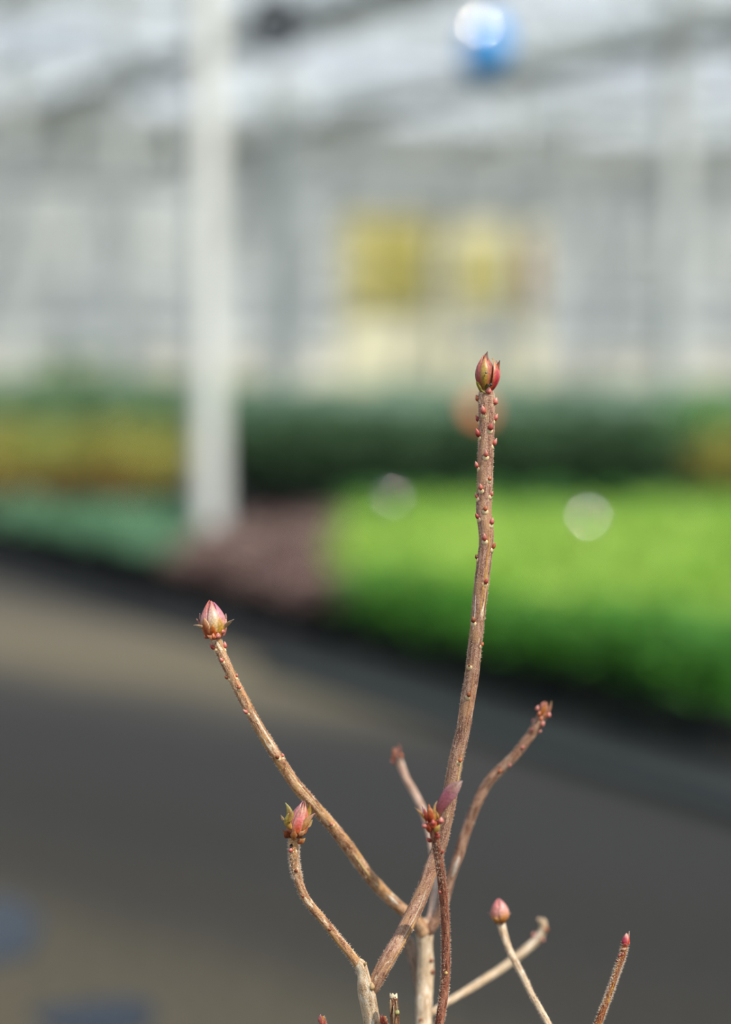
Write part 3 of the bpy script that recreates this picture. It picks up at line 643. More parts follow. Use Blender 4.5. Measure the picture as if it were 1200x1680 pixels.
M_strip = tonemat('bare_wood_strip', .95, 0)
M_strip.node_tree.nodes['Principled BSDF'].inputs['Specular IOR Level'].default_value = .1
streak('A', 868, 1010, .25, 2.2, 'D2A266'); streak('A', 930, 1030, .55, 1.6, 'E2BE86'); streak('A', 985, 1024, .5, 3.4, 'FBF0D6'); streak('A', 975, 1035, -.75, 1.8, 'C8BEB4')
streak('A', 1230, 1290, .7, 1.5, 'E8CC9C'); streak('A', 1060, 1082, .9, 1.6, 'F0DCB8'); streak('A', 1450, 1560, .2, 1.2, 'E0CDB0'); streak('A', 1500, 1600, .6, 1.8, 'D8B078'); streak('A', 1100, 1200, .15, 1.8, 'CC9A74')
streak('D', 1160, 1240, .5, 2.0, 'F6E2C6'); streak('D', 1250, 1330, .45, 1.4, 'E8CC9A'); streak('D', 1395, 1440, .1, 2.0, 'E8C88E'); streak('D', 1462, 1486, .3, 3.0, 'FBEFDC'); streak('D', 1100, 1150, .5, 1.8, 'DCA27C')
streak('B', 1590, 1640, .5, 2.0, 'F8ECD4'); streak('G', 1400, 1500, .1, 3.2, 'F8EAD8'); streak('F', 1400, 1440, .1, 4.5, 'F0E2D2'); streak('K', 1600, 1640, .1, 1.2, 'E0A83C')

# ---- little knobs: axillary buds with their scars
def ellipsoid(c, axis, l, r, tones, parent, name, point=.7, nu=10, nv=9, flat=None, mat=None):
    axis = axis.normalized(); x = axis.cross(TC)
    if x.length < 1e-3: x = axis.cross(UP)
    x.normalize(); y = axis.cross(x); V = []; F = []; T = []
    for j in range(nv + 1):
        t = j / nv; rr = r * math.sin(PI * min(1, t * .93 + .07) ** point) if t < 1 else r * .03
        cc = mix_ramp(tones, t)
        for k in range(nu):
            a = 2 * PI * k / nu; V.append(tuple(c + axis * (l * t) + x * (rr * math.cos(a)) + y * (rr * math.sin(a)))); T.append(cc)
    for j in range(nv):
        for k in range(nu): k2 = (k + 1) % nu; F.append((j * nu + k, j * nu + k2, (j + 1) * nu + k2, (j + 1) * nu + k))
    F.append(tuple(range(nu))[::-1]); F.append(tuple(nv * nu + k for k in range(nu)))
    return mesh(name, V, F, mat or M_tone, parent, True, col=T)
def mix_ramp(r, t):
    r = [(p, lin(c)) for p, c in r]
    if t <= r[0][0]: return r[0][1]
    for (p0, c0), (p1, c1) in zip(r, r[1:]):
        if t <= p1: q = (t - p0) / (p1 - p0); return tuple(a + (b - a) * q for a, b in zip(c0, c1))
    return r[-1][1]
PINK = [(0, 'B04A36'), (.4, 'D2685A'), (.8, 'F0A898'), (1, 'F6C6B4')]
RED = [(0, '7E2A20'), (.5, 'B4443A'), (1, 'DC7E70')]
ORNG = [(0, '8E3A1C'), (.5, 'C86A40'), (1, 'E8A27C')]
ROSE = [(0, 'B0584A'), (.5, 'DC877C'), (1, 'F0BAAE')]
BROWN = [(0, '5A2A18'), (.5, '8A4426'), (1, 'C07A50')]
def knob(key, px, py, l=12, r=4, tone=PINK, scar=True, out=.5, up=1.0, sr=5.5):
    B = BR[key]; i = min(range(len(B['pix'])), key=lambda q: (B['pix'][q][0] - px) ** 2 + (B['pix'][q][1] - py) ** 2)
    t, s, nn = B['fr'][i]; tipd = -t; c = B['cen'][i]; R_ = B['rad'][i]
    # signed sideways offset in the picture, measured along s
    sx = Vector((s.dot(RT), -s.dot(UP))); off = ((px - B['pix'][i][0]) * sx.x + (py - B['pix'][i][1]) * sx.y) / max(.3, sx.length) * MM / R_
    off = max(-1, min(1, off)); th = math.asin(off); d = nn * math.cos(th) + s * math.sin(th)
    base = c + d * R_ * .93 - tipd * (l * .35 * MM)
    o = ellipsoid(base, tipd * up + d * out, l * MM, r * MM, tone, B['obj'], 'axillary_bud')
    if scar:
        x = d.cross(t).normalized(); V = []; F = []; n = 14; sc = c + d * R_ * .985 - tipd * (l * .45 * MM)
        V.append(tuple(sc + d * (.9 * MM)))
        for k in range(n):
            a = 2 * PI * k / n; q = sr * MM * (1 if math.sin(a) < 0 else .6)
            xx, yy = math.cos(a) * sr * MM, math.sin(a) * q
            V.append(tuple(sc + x * xx + tipd * yy + d * (.5 * MM - R_ * (1 - math.sqrt(max(0, 1 - min(1, abs(xx) / R_) ** 2))))))
        for k in range(n):
            v = Vector(V[1 + k]); V.append(tuple(v - d * (2.0 * MM)))
        for k in range(n): k2 = (k + 1) % n; F += [(0, 1 + k, 1 + k2), (1 + k, 1 + n + k, 1 + n + k2, 1 + k2)]
        mesh('leaf_scar', V, F, M_scar, B['obj'], True)
for q in [(801, 642, 12, 5, PINK), (783, 654, 12, 4.5, ORNG), (811, 660, 13, 5, PINK), (793, 674, 16, 5, PINK), (784, 687, 12, 3.5, RED), (812, 686, 13, 3.8, PINK), (804, 701, 12, 4.6, RED),
          (786, 712, 16, 4.5, RED), (810, 727, 14, 4.2, PINK), (797, 745, 12, 3.6, PINK), (784, 764, 12, 4, PINK), (803, 786, 7, 3.6, ORNG), (789, 801, 12, 3.6, PINK), (783, 813, 10, 3, PINK),
          (806, 811, 9, 3, PINK), (796, 835, 10, 3.4, ORNG), (784, 847, 11, 3.4, RED), (806, 856, 12, 4.2, PINK), (795, 882, 14, 4, PINK), (809, 895, 13, 3.2, ORNG), (783, 915, 9, 3, BROWN), (797, 953, 10, 3.8, RED)]:
    knob('A', *q)
for q in [(777, 1018, 11, 4, BROWN), (791, 1055, 7, 3, ORNG), (769, 1138, 9, 3.5, BROWN), (755, 1245, 8, 3.2, ORNG), (770, 1090, 5, 2.4, BROWN)]: knob('A', *q)
for q in [(370, 1059, 12, 4, PINK), (350, 1060, 12, 3.5, RED), (365, 1083, 9, 3.4, PINK), (373, 1111, 8, 3, BROWN), (388, 1108, 8, 2.4, PINK), (392, 1125, 7, 3.4, ORNG), (404, 1166, 12, 3.2, ROSE), (455, 1240, 9, 3.5, BROWN), (463, 1238, 7, 3, PINK), (542, 1348, 8, 3.2, PINK)]: knob('D', *q, True, .5, 1, 4)
for q in [(478, 1393, 9, 4, PINK), (486, 1427, 8, 3, BROWN), (498, 1470, 6, 2.5, BROWN), (541, 1523, 6, 3, BROWN)]: knob('C', *q, False)
for q in [(873, 1197, 9, 3.5, PINK), (885, 1201, 8, 2.6, ROSE), (890, 1187, 9, 3.6, ROSE), (857, 1226, 8, 3, ROSE), (838, 1253, 8, 3, ROSE), (821, 1263, 8, 3, ORNG), (875, 1182, 8, 3, ROSE)]: knob('F', *q, False)
for q in [(704, 1378, 11, 3.8, RED), (716, 1367, 11, 4.4, RED), (699, 1354, 13, 5, ROSE), (725, 1346, 13, 4.8, ROSE), (724, 1395, 8, 2.5, RED)]: knob('H', *q, False, .9)
for q in [(722, 1460, 5, 3, RED), (732, 1592, 6, 3, [(0, 'D0A050'), (1, 'F0D890')])]: knob('H', *q, False, .4)
for q in [(645, 1249, 11, 3.4, ROSE)]: knob('G', *q, False, .8)
for q in [(875, 1532, 10, 4, ROSE), (890, 1541, 8, 3.4, ROSE), (896, 1524, 9, 4, ORNG)]: knob('I', *q, False, .9)
for q in [(816, 1513, 9, 3.4, ROSE)]: knob('J', *q, False, .8)
for q in [(1017, 1568, 6, 2.4, RED), (1022, 1563, 6, 2, ROSE), (1012, 1577, 5, 2, RED)]: knob('K', *q, False)
for q in [(710, 1594, 9, 4, BROWN), (708, 1573, 8, 4, BROWN), (690, 1672, 4, 3.5, BROWN)]: knob('E', *q, False)
knob('B', 597, 1578, 8, 2.6, [(0, 'C0A060'), (1, 'E0C890')], False, 1.4, .6)
knob('B', 609, 1615, 16, 5.5, [(0, '9A7248'), (.6, 'DCBC8C'), (1, 'EED8B0')], False, .25)
knob('L', 651, 1657, 10, 4, [(0, 'A8A050'), (.6, 'D8D488'), (1, 'E8E4B0')], False, .5, .8)

# ---- bud scales
def wrap_scale(par, base, tip, dzb, R0, prof, th0, hw, v0, v1, off, center, edge, flare=0, keel=.06, name='bud_scale', mat=None, nu=10, nv=14, bow=0):
    """one scale of a bud: wraps the bud's axis at angle th0 (0 faces the camera), from height v0 to v1"""
    B_ = P(base[0], base[1], dzb); T_ = P(tip[0], tip[1], dzb); ax = T_ - B_; Ln = ax.length; ax.normalize()
    s = ax.cross(TC).normalized(); 
    if s.x < 0: s = -s
    n = s.cross(ax).normalized()
    if n.dot(TC) < 0: n = -n
    V = []; F = []; C_ = []
    for j in range(nv + 1):
        v = j / nv; t = v0 + (v1 - v0) * v; sh = (.72 + .5 * v) * (1 - v ** 2.6) ** .75 if v < 1 else 0
        sh = max(sh, .03)
        for k in range(nu + 1):
            u = 2 * k / nu - 1
            R = R0 * MM * prof(t) + (off + keel * R0 * (1 - abs(u)) * (1 - v * .5)) * MM + flare * R0 * MM * v ** 2.5 - .06 * R0 * MM * (abs(u) ** 2) * v
            th = th0 + u * hw * sh
            V.append(tuple(B_ + ax * (Ln * t - abs(u) * bow * MM) + (n * math.cos(th) + s * math.sin(th)) * R))
            e = abs(u) ** 1.8; a, b = mix_ramp(center, v), mix_ramp(edge, v); C_.append(tuple(x + (y - x) * e for x, y in zip(a, b)))
    for j in range(nv):
        for k in range(nu): i0 = j * (nu + 1) + k; F.append((i0, i0 + 1, i0 + nu + 2, i0 + nu + 1))
    o = mesh(name, V, F, mat or M_tone, par, True, col=C_)
    md = o.modifiers.new('thick', 'SOLIDIFY'); md.thickness = .9 * MM; md.offset = -1
    return o
def bract(par, b, c, t, hw, ramp, edge, name='bract', roll=0, cup=.35, peak=.42, mat=None, nu=6, nv=12, pw=1.25):
    """a free leaf-like scale along a bent midrib: b, c, t = (px, py, depth mm)"""
    b, c, t = P(*b), P(*c), P(*t); V = []; F = []; C_ = []
    for j in range(nv + 1):
        v = j / nv; p = b * (1 - v) ** 2 + c * (2 * v * (1 - v)) + t * v * v; d = ((c - b) * (1 - v) + (t - c) * v).normalized()
        s = d.cross(TC).normalized(); n = s.cross(d).normalized()
        if n.dot(TC) < 0: n = -n
        s2 = s * math.cos(roll) + n * math.sin(roll); n2 = n * math.cos(roll) - s * math.sin(roll)
        w_ = hw * MM * ((v / peak) ** .7 * .72 + .28 if v < peak else max(.04, 1 - ((v - peak) / (1 - peak)) ** pw))
        for k in range(nu + 1):
            u = 2 * k / nu - 1
            V.append(tuple(p + s2 * (u * w_) + n2 * (cup * w_ * (u * u)) * -1))
            e = abs(u) ** 2; a, bb = mix_ramp(ramp, v), mix_ramp(edge, v); C_.append(tuple(x + (y - x) * e for x, y in zip(a, bb)))
    for j in range(nv):
        for k in range(nu): i0 = j * (nu + 1) + k; F.append((i0, i0 + 1, i0 + nu + 2, i0 + nu + 1))
    o = mesh(name, V, F, mat or M_tonex, par, True, col=C_)
    md = o.modifiers.new('thick', 'SOLIDIFY'); md.thickness = .8 * MM; md.offset = 0
    return o
def core(par_name, base, tip, dz, R0, prof, tones, label):
    B_ = P(base[0], base[1], dz); T_ = P(tip[0], tip[1], dz); ax = T_ - B_
    x = ax.cross(TC).normalized(); y = ax.normalized().cross(x); V = []; F = []; C_ = []; nv, nu = 16, 16
    for j in range(nv + 1):
        t = j / nv
        for k in range(nu):
            a = 2 * PI * k / nu; V.append(tuple(B_ + ax * (t * .97) + (x * math.cos(a) + y * math.sin(a)) * (max(.02, prof(t)) * R0 * .93 * MM))); C_.append(mix_ramp(tones, t))
    for j in range(nv):
        for k in range(nu): k2 = (k + 1) % nu; F.append((j * nu + k, j * nu + k2, (j + 1) * nu + k2, (j + 1) * nu + k))
    F.append(tuple(range(nu))[::-1]); F.append(tuple(nv * nu + k for k in range(nu)))
    o = mesh(par_name, V, F, M_tone, shrub, True, col=C_); o['label'] = label; return o
def prof_bud(t):                                  # slim pointed egg
    t = max(0, min(1.0, t)); return (.50 + 1.45 * t if t < .12 else 0) if 0 else max(.0, (math.sin(PI * (t * .86 + .14) ** 1.15 * 1.0)) ** .85 * (1 - .12 * t)) if t < 1 else .02
# --- bud A, the tallest
YG = 'B0A048'; PK = 'DC8878'; 
bA = core('leaf_bud', (797, 643), (796.5, 580), 0, 17.6, prof_bud, [(0, '6A6028'), (.2, '9A7038'), (.6, 'C87868'), (1, 'B06A4A')], 'plump red and yellow-green bud crowning the tall stem')
ws = lambda *a, **k: wrap_scale(bA, (797, 643), (796.5, 580), 0, 17.6, prof_bud, *a, **k)
ws(-1.0, .75, .08, .95, .6, [(0, 'A83A3C'), (.5, 'C8645C'), (1, 'DC8A70')], [(0, 'B05040'), (1, 'E0A088')])
ws(2.4, .9, .05, .95, .5, [(0, 'A83A3C'), (1, 'D88A70')], [(0, 'B05040'), (1, 'E0A088')])
ws(-.15, .62, .07, .99, 1.2, [(0, 'A8782C'), (.25, 'B89A3C'), (.55, 'C8B050'), (.8, 'D09A60'), (1, 'B06048')], [(0, 'B84A34'), (.5, 'D87068'), (1, 'E89A88')], keel=.1)
wrap_scale(bA, (800, 642), (806, 586), 0, 17, prof_bud, .85, .62, .06, .98, 1.6, [(0, 'A03020'), (.3, 'C82E46'), (.55, 'D05060'), (1, 'D8A058')], [(0, 'C86030'), (.5, 'E09060'), (1, 'E8C080')])
wrap_scale(bA, (801, 642), (814, 590), 3, 14, prof_bud, 1.25, .5, .05, .98, .6, [(0, 'D86A6A'), (.5, 'E88A78'), (1, 'D8704A')], [(0, 'E08A70'), (1, 'C86A48')])
bract(bA, (812, 612, -1), (816, 604, 0), (820.5, 591, 0), 4, [(0, 'D86A48'), (.7, 'B8603C'), (1, '3A3020')], [(0, 'D87A58'), (1, '3A3020')])
bract(bA, (797, 596, -2), (797, 586, -1), (800.5, 576.5, 0), 4, [(0, 'C8705C'), (.5, '8A5034'), (1, '4A3A2C')], [(0, 'D87A68'), (1, '4A3A2C')])
ws(-1.1, .6, -.04, .28, 2.4, [(0, '6A6020'), (.6, 'A8A030'), (1, 'C8B840')], [(0, 'B8A848'), (1, '8A6A30')], name='bud_scale')
ws(.1, .55, -.06, .2, 2.8, [(0, '7A6A20'), (1, '4A4014')], [(0, 'A8A030'), (1, '5A4820')])
ws(1.0, .5, -.06, .26, 2.8, [(0, 'C87830'), (1, 'B04A28')], [(0, 'D89A50'), (1, 'C0603A')])
bract(bA, (790, 643, -3), (790, 638, -4), (785, 630, -3.4), 2.0, [(0, '8A8A34'), (1, 'A89A3C')], [(0, '9A9A3C'), (1, 'A88A3C')])
bract(bA, (797, 644, -3.2), (792, 643, -3.8), (788, 637, -3.4), 1.3, [(0, 'C8C060'), (1, '8A7A30')], [(0, 'B8B050'), (1, '8A7A30')])
ellipsoid(P(806, 633, -3.4), UP, 5 * MM, 2.6 * MM, [(0, '2A2420'), (1, '6A665E')], bA, 'dark_speck'); ellipsoid(P(803, 634, -3.4), UP, 4 * MM, 2 * MM, [(0, '2A2420'), (1, '6A665E')], bA, 'dark_speck')
ellipsoid(P(798, 613, -4.0), UP, 4.4 * MM, 2.2 * MM, [(0, '6A5A58'), (1, 'A89AA0')], bA, 'dark_speck')
# --- bud D, left
def prof_d(t): t = max(0, min(1, t)); return (math.sin(PI * (t * .82 + .18) ** 1.05)) ** .8 * (1 - .1 * t) if t < 1 else .02
bD = core('leaf_bud', (353, 1046), (345, 984), 5, 21, prof_d, [(0, 'A84A28'), (.35, 'D08A58'), (.6, 'E8A8A0'), (1, 'D88078')], 'rosy pointed bud with spreading bracts ending the left twig')
wd = lambda *a, **k: wrap_scale(bD, (353, 1046), (345, 984), 5, 21, prof_d, *a, **k)
wd(2.6, .9, .1, .97, .5, [(0, 'C07060'), (1, 'D88888')], [(0, 'D08070'), (1, 'D07A80')])
wd(1.15, .7, .15, .93, 1.1, [(0, 'D89A70'), (.5, 'E0A0A0'), (1, 'D080A0')], [(0, 'E0A888'), (.5, 'E8A8B0'), (1, 'C878A0')])
wd(-.95, .68, .15, .99, 1.0, [(0, 'D89070'), (.5, 'DE9894'), (1, 'D87A70')], [(0, 'E0B090'), (.5, 'E8A8A4'), (1, 'D87058')])
wd(.18, .62, .12, .97, 2.0, [(0, 'D8A048'), (.3, 'E8C890'), (.6, 'F0D4BE'), (1, 'E09088')], [(0, 'D89860'), (.5, 'E8B4A8'), (1, 'E08A80')], keel=.08)
wd(-.62, .5, .0, .56, 3.2, [(0, 'A84020'), (.5, 'B85A34'), (1, 'D08A58')], [(0, 'C86A38'), (.6, 'E0B080'), (1, 'F0D8B0')], keel=.04)
wd(.62, .42, .0, .52, 3.0, [(0, 'B84A20'), (.4, 'C8A030'), (1, 'E0A868')], [(0, 'D08A38'), (1, 'E8C890')])
wd(.0, .4, -.04, .36, 3.4, [(0, 'B04018'), (.6, 'C85A20'), (1, 'D89040')], [(0, 'C86A30'), (1, 'E0A860')])
wd(1.5, .5, .0, .45, 2.6, [(0, 'D07868'), (1, 'D8A080')], [(0, 'E09A88'), (1, 'E8B898')])
bract(bD, (341, 1036, 3), (330, 1026, 2), (317.5, 1025.5, 1), 3.2, [(0, 'D8B070'), (.5, 'D8B890'), (1, 'D8C8BC')], [(0, 'E0B880'), (1, 'C8B8A8')], roll=.5)
bract(bD, (335, 1028, 5), (327, 1022, 5), (322, 1014.5, 5), 2.6, [(0, 'C89080'), (1, 'B88A80')], [(0, 'D09888'), (1, 'C89A90')])
bract(bD, (332, 1022, 6), (329, 1013, 6), (328, 1006, 6), 2.8, [(0, 'C88878'), (1, 'D0A8A0')], [(0, 'D8A090'), (1, 'E0C0B8')])
bract(bD, (366, 1033, 3), (374, 1022, 2), (384, 1016, 1), 3.4, [(0, 'C8B060'), (.5, 'C8A888'), (1, 'D8CCC0')], [(0, 'D8C080'), (1, 'C8B8A8')], roll=-.4)
bract(bD, (368, 1018, 6), (370, 1013, 6), (371, 1006.5, 6), 3.2, [(0, 'C8887C'), (1, 'C8A8A0')], [(0, 'D8A090'), (1, 'D8B8B0')])
bract(bD, (355, 1045, 1), (346, 1048, 0), (340, 1042, 1), 3.8, [(0, 'D87850'), (1, 'F0B080')], [(0, 'E89A68'), (1, 'F0B890')])
for q in [(358, 1048, 2, 5, ROSE), (339, 1048, 4, 4.5, ROSE), (364, 1040, 3, 5, ROSE), (350, 1049, 1, 4, ORNG)]: ellipsoid(P(*q[:3]), UP, 11 * MM, q[3] * MM, q[4], bD, 'basal_scale')
# --- bud C, lower left
def prof_c(t): t = max(0, min(1, t)); return (math.sin(PI * (t * .80 + .20))) ** .8 * (1 - .25 * t) + .02 if t < 1 else .03
bC = core('leaf_bud', (484, 1372), (499, 1313), 0, 19, prof_c, [(0, '8A4422'), (.4, 'C86A50'), (1, 'B07070')], 'rosy bud with yellow-green spiky bracts on the lower left twig')
wc = lambda *a, **k: wrap_scale(bC, (484, 1372), (499, 1313), 0, 19, prof_c, *a, **k)
wc(2.7, .9, .1, .97, .5, [(0, 'C07060'), (1, 'C08080')], [(0, 'D08070'), (1, 'B07078')])
wc(-.7, .75, .1, .98, .9, [(0, 'C87058'), (.5, 'D88A88'), (1, 'A87078')], [(0, 'D89070'), (.5, 'E0A8A4'), (1, 'B08088')])
wc(.75, .6, .12, .97, 1.4, [(0, 'D07038'), (.5, 'DC7458'), (1, 'C88870')], [(0, 'D89060'), (.6, 'E8A890'), (1, 'C89080')])
wc(.05, .6, .1, .98, 2.0, [(0, 'D8702A'), (.22, 'D85A44'), (.5, 'DC7A78'), (.75, 'C8907A'), (1, '9A6060')], [(0, 'D89058'), (.5, 'E8ACA4'), (.8, 'D0A080'), (1, 'A87068')])
bract(bC, (480, 1361, -3), (466, 1350, -4), (474, 1334, -4), 6, [(0, 'D0904C'), (.6, 'C0A850'), (1, 'B0A048')], [(0, 'D8B060'), (1, 'D8D088')], cup=.5)
bract(bC, (474, 1350, -4), (480, 1334, -4.5), (468.5, 1317, -2.5), 6, [(0, 'C0A04A'), (.5, '8A5A34'), (.8, 'A89A4C'), (1, 'D0CC90')], [(0, 'C8B458'), (.6, 'C8BC5C'), (1, 'E0DCA0')], cup=.5)
bract(bC, (466, 1346, 2), (464, 1344, 2), (461, 1337, 2), 2.4, [(0, 'B8A070'), (1, 'B09A78')], [(0, 'C8B080'), (1, 'C8B898')])
bract(bC, (503, 1345, 1), (509, 1330, 2), (508, 1316, 2), 4.2, [(0, 'C8A030'), (.6, 'B89838'), (1, '7A3A2C')], [(0, 'D8B848'), (1, '9A5A3C')])
bract(bC, (495, 1364, -3), (503, 1345, -4), (517.5, 1334, -2), 5.4, [(0, 'D8803C'), (.5, 'D8A068'), (1, 'A87070')], [(0, 'E0B070'), (.6, 'D8C080'), (1, 'C8A8A0')], cup=.5)
bract(bC, (503, 1358, -1), (508, 1352, 0), (513, 1345, 0), 4, [(0, 'D89048'), (1, 'C8B478')], [(0, 'E8C890'), (1, 'D8D0A0')])
bract(bC, (478, 1374, -1), (472, 1370, -2), (464.5, 1362, -2), 5, [(0, '8A3A1C'), (.5, 'A85028'), (1, 'C0703C')], [(0, 'B86A3C'), (1, 'D89A6C')], cup=.6)
bract(bC, (483, 1379, -3), (481, 1372, -5), (484, 1360, -4), 6, [(0, 'B88050'), (.5, 'C07A38'), (1, 'A85A28')], [(0, 'D0A078'), (1, 'C88A58')], cup=.6)
bract(bC, (488, 1383, -2), (496, 1382, -3), (501, 1375, -2), 5, [(0, '9A4A28'), (.5, 'B86838'), (1, 'D0A050')], [(0, 'C88A60'), (1, 'E0B870')], cup=.6)
bract(bC, (474, 1372, -1), (468, 1374, -2), (466, 1366, -1), 3.6, [(0, '6A2A18'), (1, '9A4A2C')], [(0, '9A5030'), (1, 'B8704C')])
bract(bC, (490, 1370, -4), (497, 1368, -4), (501, 1361, -3), 4, [(0, '9A5A30'), (1, 'C08A50')], [(0, 'D0A070'), (1, 'E0B888')])
bract(bC, (480, 1384, -1), (478, 1388, -2), (476, 1392, -2), 2.4, [(0, '241814'), (1, '2A1C18')], [(0, '3A2A22'), (1, '3A2A22')])
# --- shoot tip H with its purple leaf
tH = core('shoot_tip', (712, 1360), (707, 1336), -16, 10, prof_c, [(0, 'A8402A'), (.5, 'D06A38'), (1, 'D88048')], 'opening orange-red shoot tip in front of the main stem')
YO = [(0, 'D89038'), (.5, 'D8A860'), (1, 'C8A480')]; OR = [(0, 'B03A20'), (.4, 'D8683A'), (.75, 'E0905C'), (1, 'C87050')]
bract(tH, (710, 1350, -18), (705, 1335, -20), (704, 1319, -19), 5, OR, [(0, 'C8502C'), (1, 'E0A078')], cup=.5)
bract(tH, (706, 1350, -17), (699, 1340, -18), (697, 1326, -17), 4, [(0, 'B83A24'), (1, 'C05848')], [(0, 'C84A34'), (1, 'D07A60')], cup=.5)
bract(tH, (713, 1348, -18), (711, 1336, -19), (706, 1324, -18), 3.6, [(0, 'D88030'), (1, 'F0B060')], [(0, 'E09A48'), (1, 'F0C080')], cup=.4)
bract(tH, (700, 1349, -16), (694, 1334, -18), (680, 1324.5, -18), 2.4, YO, [(0, 'E0C080'), (1, 'B89090')])
bract(tH, (716, 1346, -18), (709, 1326, -19), (718, 1314, -18), 2.2, YO, [(0, 'E0C070'), (1, 'D0B090')])
bract(tH, (697, 1345, -14), (697, 1332, -14), (692, 1321, -13), 2.2, [(0, 'B07070'), (1, '9A6A78')], [(0, 'C08080'), (1, 'A87A88')])
bract(tH, (721, 1345, -17), (718, 1340, -18), (716, 1330, -18), 2.6, YO, YO)
bract(tH, (713, 1366, -19), (718, 1360, -20), (722, 1353, -19), 4.5, [(0, 'A87830'), (1, 'D0B458')], [(0, 'C89A48'), (1, 'E0C878')])
bract(tH, (706, 1366, -18), (702, 1360, -19), (703, 1352, -19), 4, [(0, '8A3A20'), (1, 'B84A30')], [(0, 'A85030'), (1, 'C8603C')])
for q in [(697, 1359, -17, 4.8, ROSE), (724, 1351, -17, 4.6, ROSE), (711, 1355, -21, 4, RED), (716, 1371, -18, 3.8, RED)]: ellipsoid(P(*q[:3]), UP, 11 * MM, q[3] * MM, q[4], tH, 'basal_scale')
lf = bract(shrub, (717, 1344, -17), (724, 1308, -20), (759, 1281, -16), 11, [(0, 'D0A048'), (.22, 'A85E62'), (.6, '9A5664'), (.85, 'A07868'), (1, 'B0948A')], [(0, 'B88068'), (.3, 'A05A66'), (.7, 'B8848E'), (1, 'C8A8A0')], 'young_leaf', roll=.3, cup=.3, peak=.62, nv=24, nu=10, pw=2.6)
lf['label'] = 'small folded purple young leaf'
# --- tip F
tF = core('shoot_tip', (889, 1180), (899, 1156), 40, 9, prof_c, [(0, 'A85040'), (.5, 'C8743C'), (1, 'C88A70')], 'knobbly orange-pink tip of the right curving twig')
bract(tF, (889, 1175, 37), (892, 1162, 36), (899, 1152, 37), 5.5, [(0, 'C07028'), (.5, 'D08A34'), (1, 'C07A60')], [(0, 'D07A60'), (1, 'E0A898')], cup=.5)
bract(tF, (898, 1172, 39), (903, 1162, 39), (905.5, 1150, 39), 3.2, [(0, 'C06A4C'), (1, 'B89A78')], [(0, 'D08A70'), (1, 'C8A890')])
bract(tF, (890, 1165, 39), (890, 1155, 39), (896, 1151, 39), 5, [(0, 'C87060'), (1, 'E0A090')], [(0, 'D88878'), (1, 'E8B0A4')])
for q in [(881, 1162, 38, 3.8, ROSE), (884, 1171, 36, 3.4, ORNG), (900, 1173, 38, 3.8, ROSE), (890, 1188, 38, 3.2, ROSE), (887, 1179, 36, 3.0, ORNG)]: ellipsoid(P(q[0], q[1] + 4, q[2]), UP + RT * .3, 10 * MM, q[3] * MM, q[4], tF, 'basal_scale')
# --- tip G
tG = core('shoot_tip', (653, 1246), (651, 1226), 70, 8, prof_c, [(0, 'A86050'), (1, 'B87A68')], 'blurred reddish tip of the short twig behind')
bract(tG, (655, 1240, 68), (657, 1228, 68), (654, 1219, 68), 3.4, [(0, 'A86A5A'), (1, '9A7468')], [(0, 'B87A6A'), (1, '9A7468')])
bract(tG, (651, 1242, 67), (645, 1232, 67), (647, 1226, 67), 4, [(0, 'C07A60'), (1, 'C88A6C')], [(0, 'C88A78'), (1, 'D09A80')])
for q in [(645, 1247, 68, 3.4, ORNG), (659, 1244, 68, 3.2, ORNG)]: ellipsoid(P(*q[:3]), UP, 10 * MM, q[3] * MM, q[4], tG, 'basal_scale')
# --- round bud J
def prof_j(t): t = max(0, min(1, t)); return (math.sin(PI * (t * .86 + .14) ** .92)) ** .62 * (1 - .05 * t) if t < 1 else .04
bJ = core('leaf_bud', (821.5, 1512), (818, 1473.5), 37, 17, prof_j, [(0, 'B06A30'), (.25, 'D08A50'), (.5, 'E4A090'), (1, 'D88888')], 'smooth round pink bud on the pale thin twig')
wj = lambda *a, **k: wrap_scale(bJ, (821.5, 1512), (818, 1473.5), 37, 17, prof_j, *a, **k)
wj(-.75, .8, .12, .98, .3, [(0, 'D09050'), (.3, 'E09A8C'), (1, 'D88084')], [(0, 'D8A060'), (.4, 'E8A8A0'), (1, 'D88888')], keel=.02)
wj(.55, .85, .1, .99, .9, [(0, 'C88030'), (.25, 'E0A070'), (.5, 'F0B4A8'), (1, 'E09898')], [(0, 'D89A50'), (.4, 'ECACA0'), (1, 'DC8C8C')], keel=.03)
wj(2.6, .95, .1, .97, .3, [(0, 'C88030'), (1, 'E09898')], [(0, 'D89A50'), (1, 'DC8C8C')], keel=.02)
wj(.3, .5, -.03, .28, 1.6, [(0, '5A2A18'), (.6, 'C07830'), (1, 'D89A4C')], [(0, '8A4A20'), (1, 'E0A860')])
wj(-.6, .45, -.03, .27, 1.4, [(0, '7A3A1C'), (.6, 'C88A3C'), (1, 'D8A460')], [(0, '9A5A28'), (1, 'E0B070')])
bract(bJ, (808, 1502, 37), (804, 1500, 37), (801, 1497, 37), 2, [(0, 'B89A90'), (1, 'C0B4B0')], [(0, 'B89A90'), (1, 'C0B4B0')])
bract(bJ, (835, 1501, 37), (837, 1499, 37), (838.5, 1497, 37), 1.6, [(0, 'C89A80'), (1, 'C0A498')], [(0, 'B89A90'), (1, 'C0B4B0')])
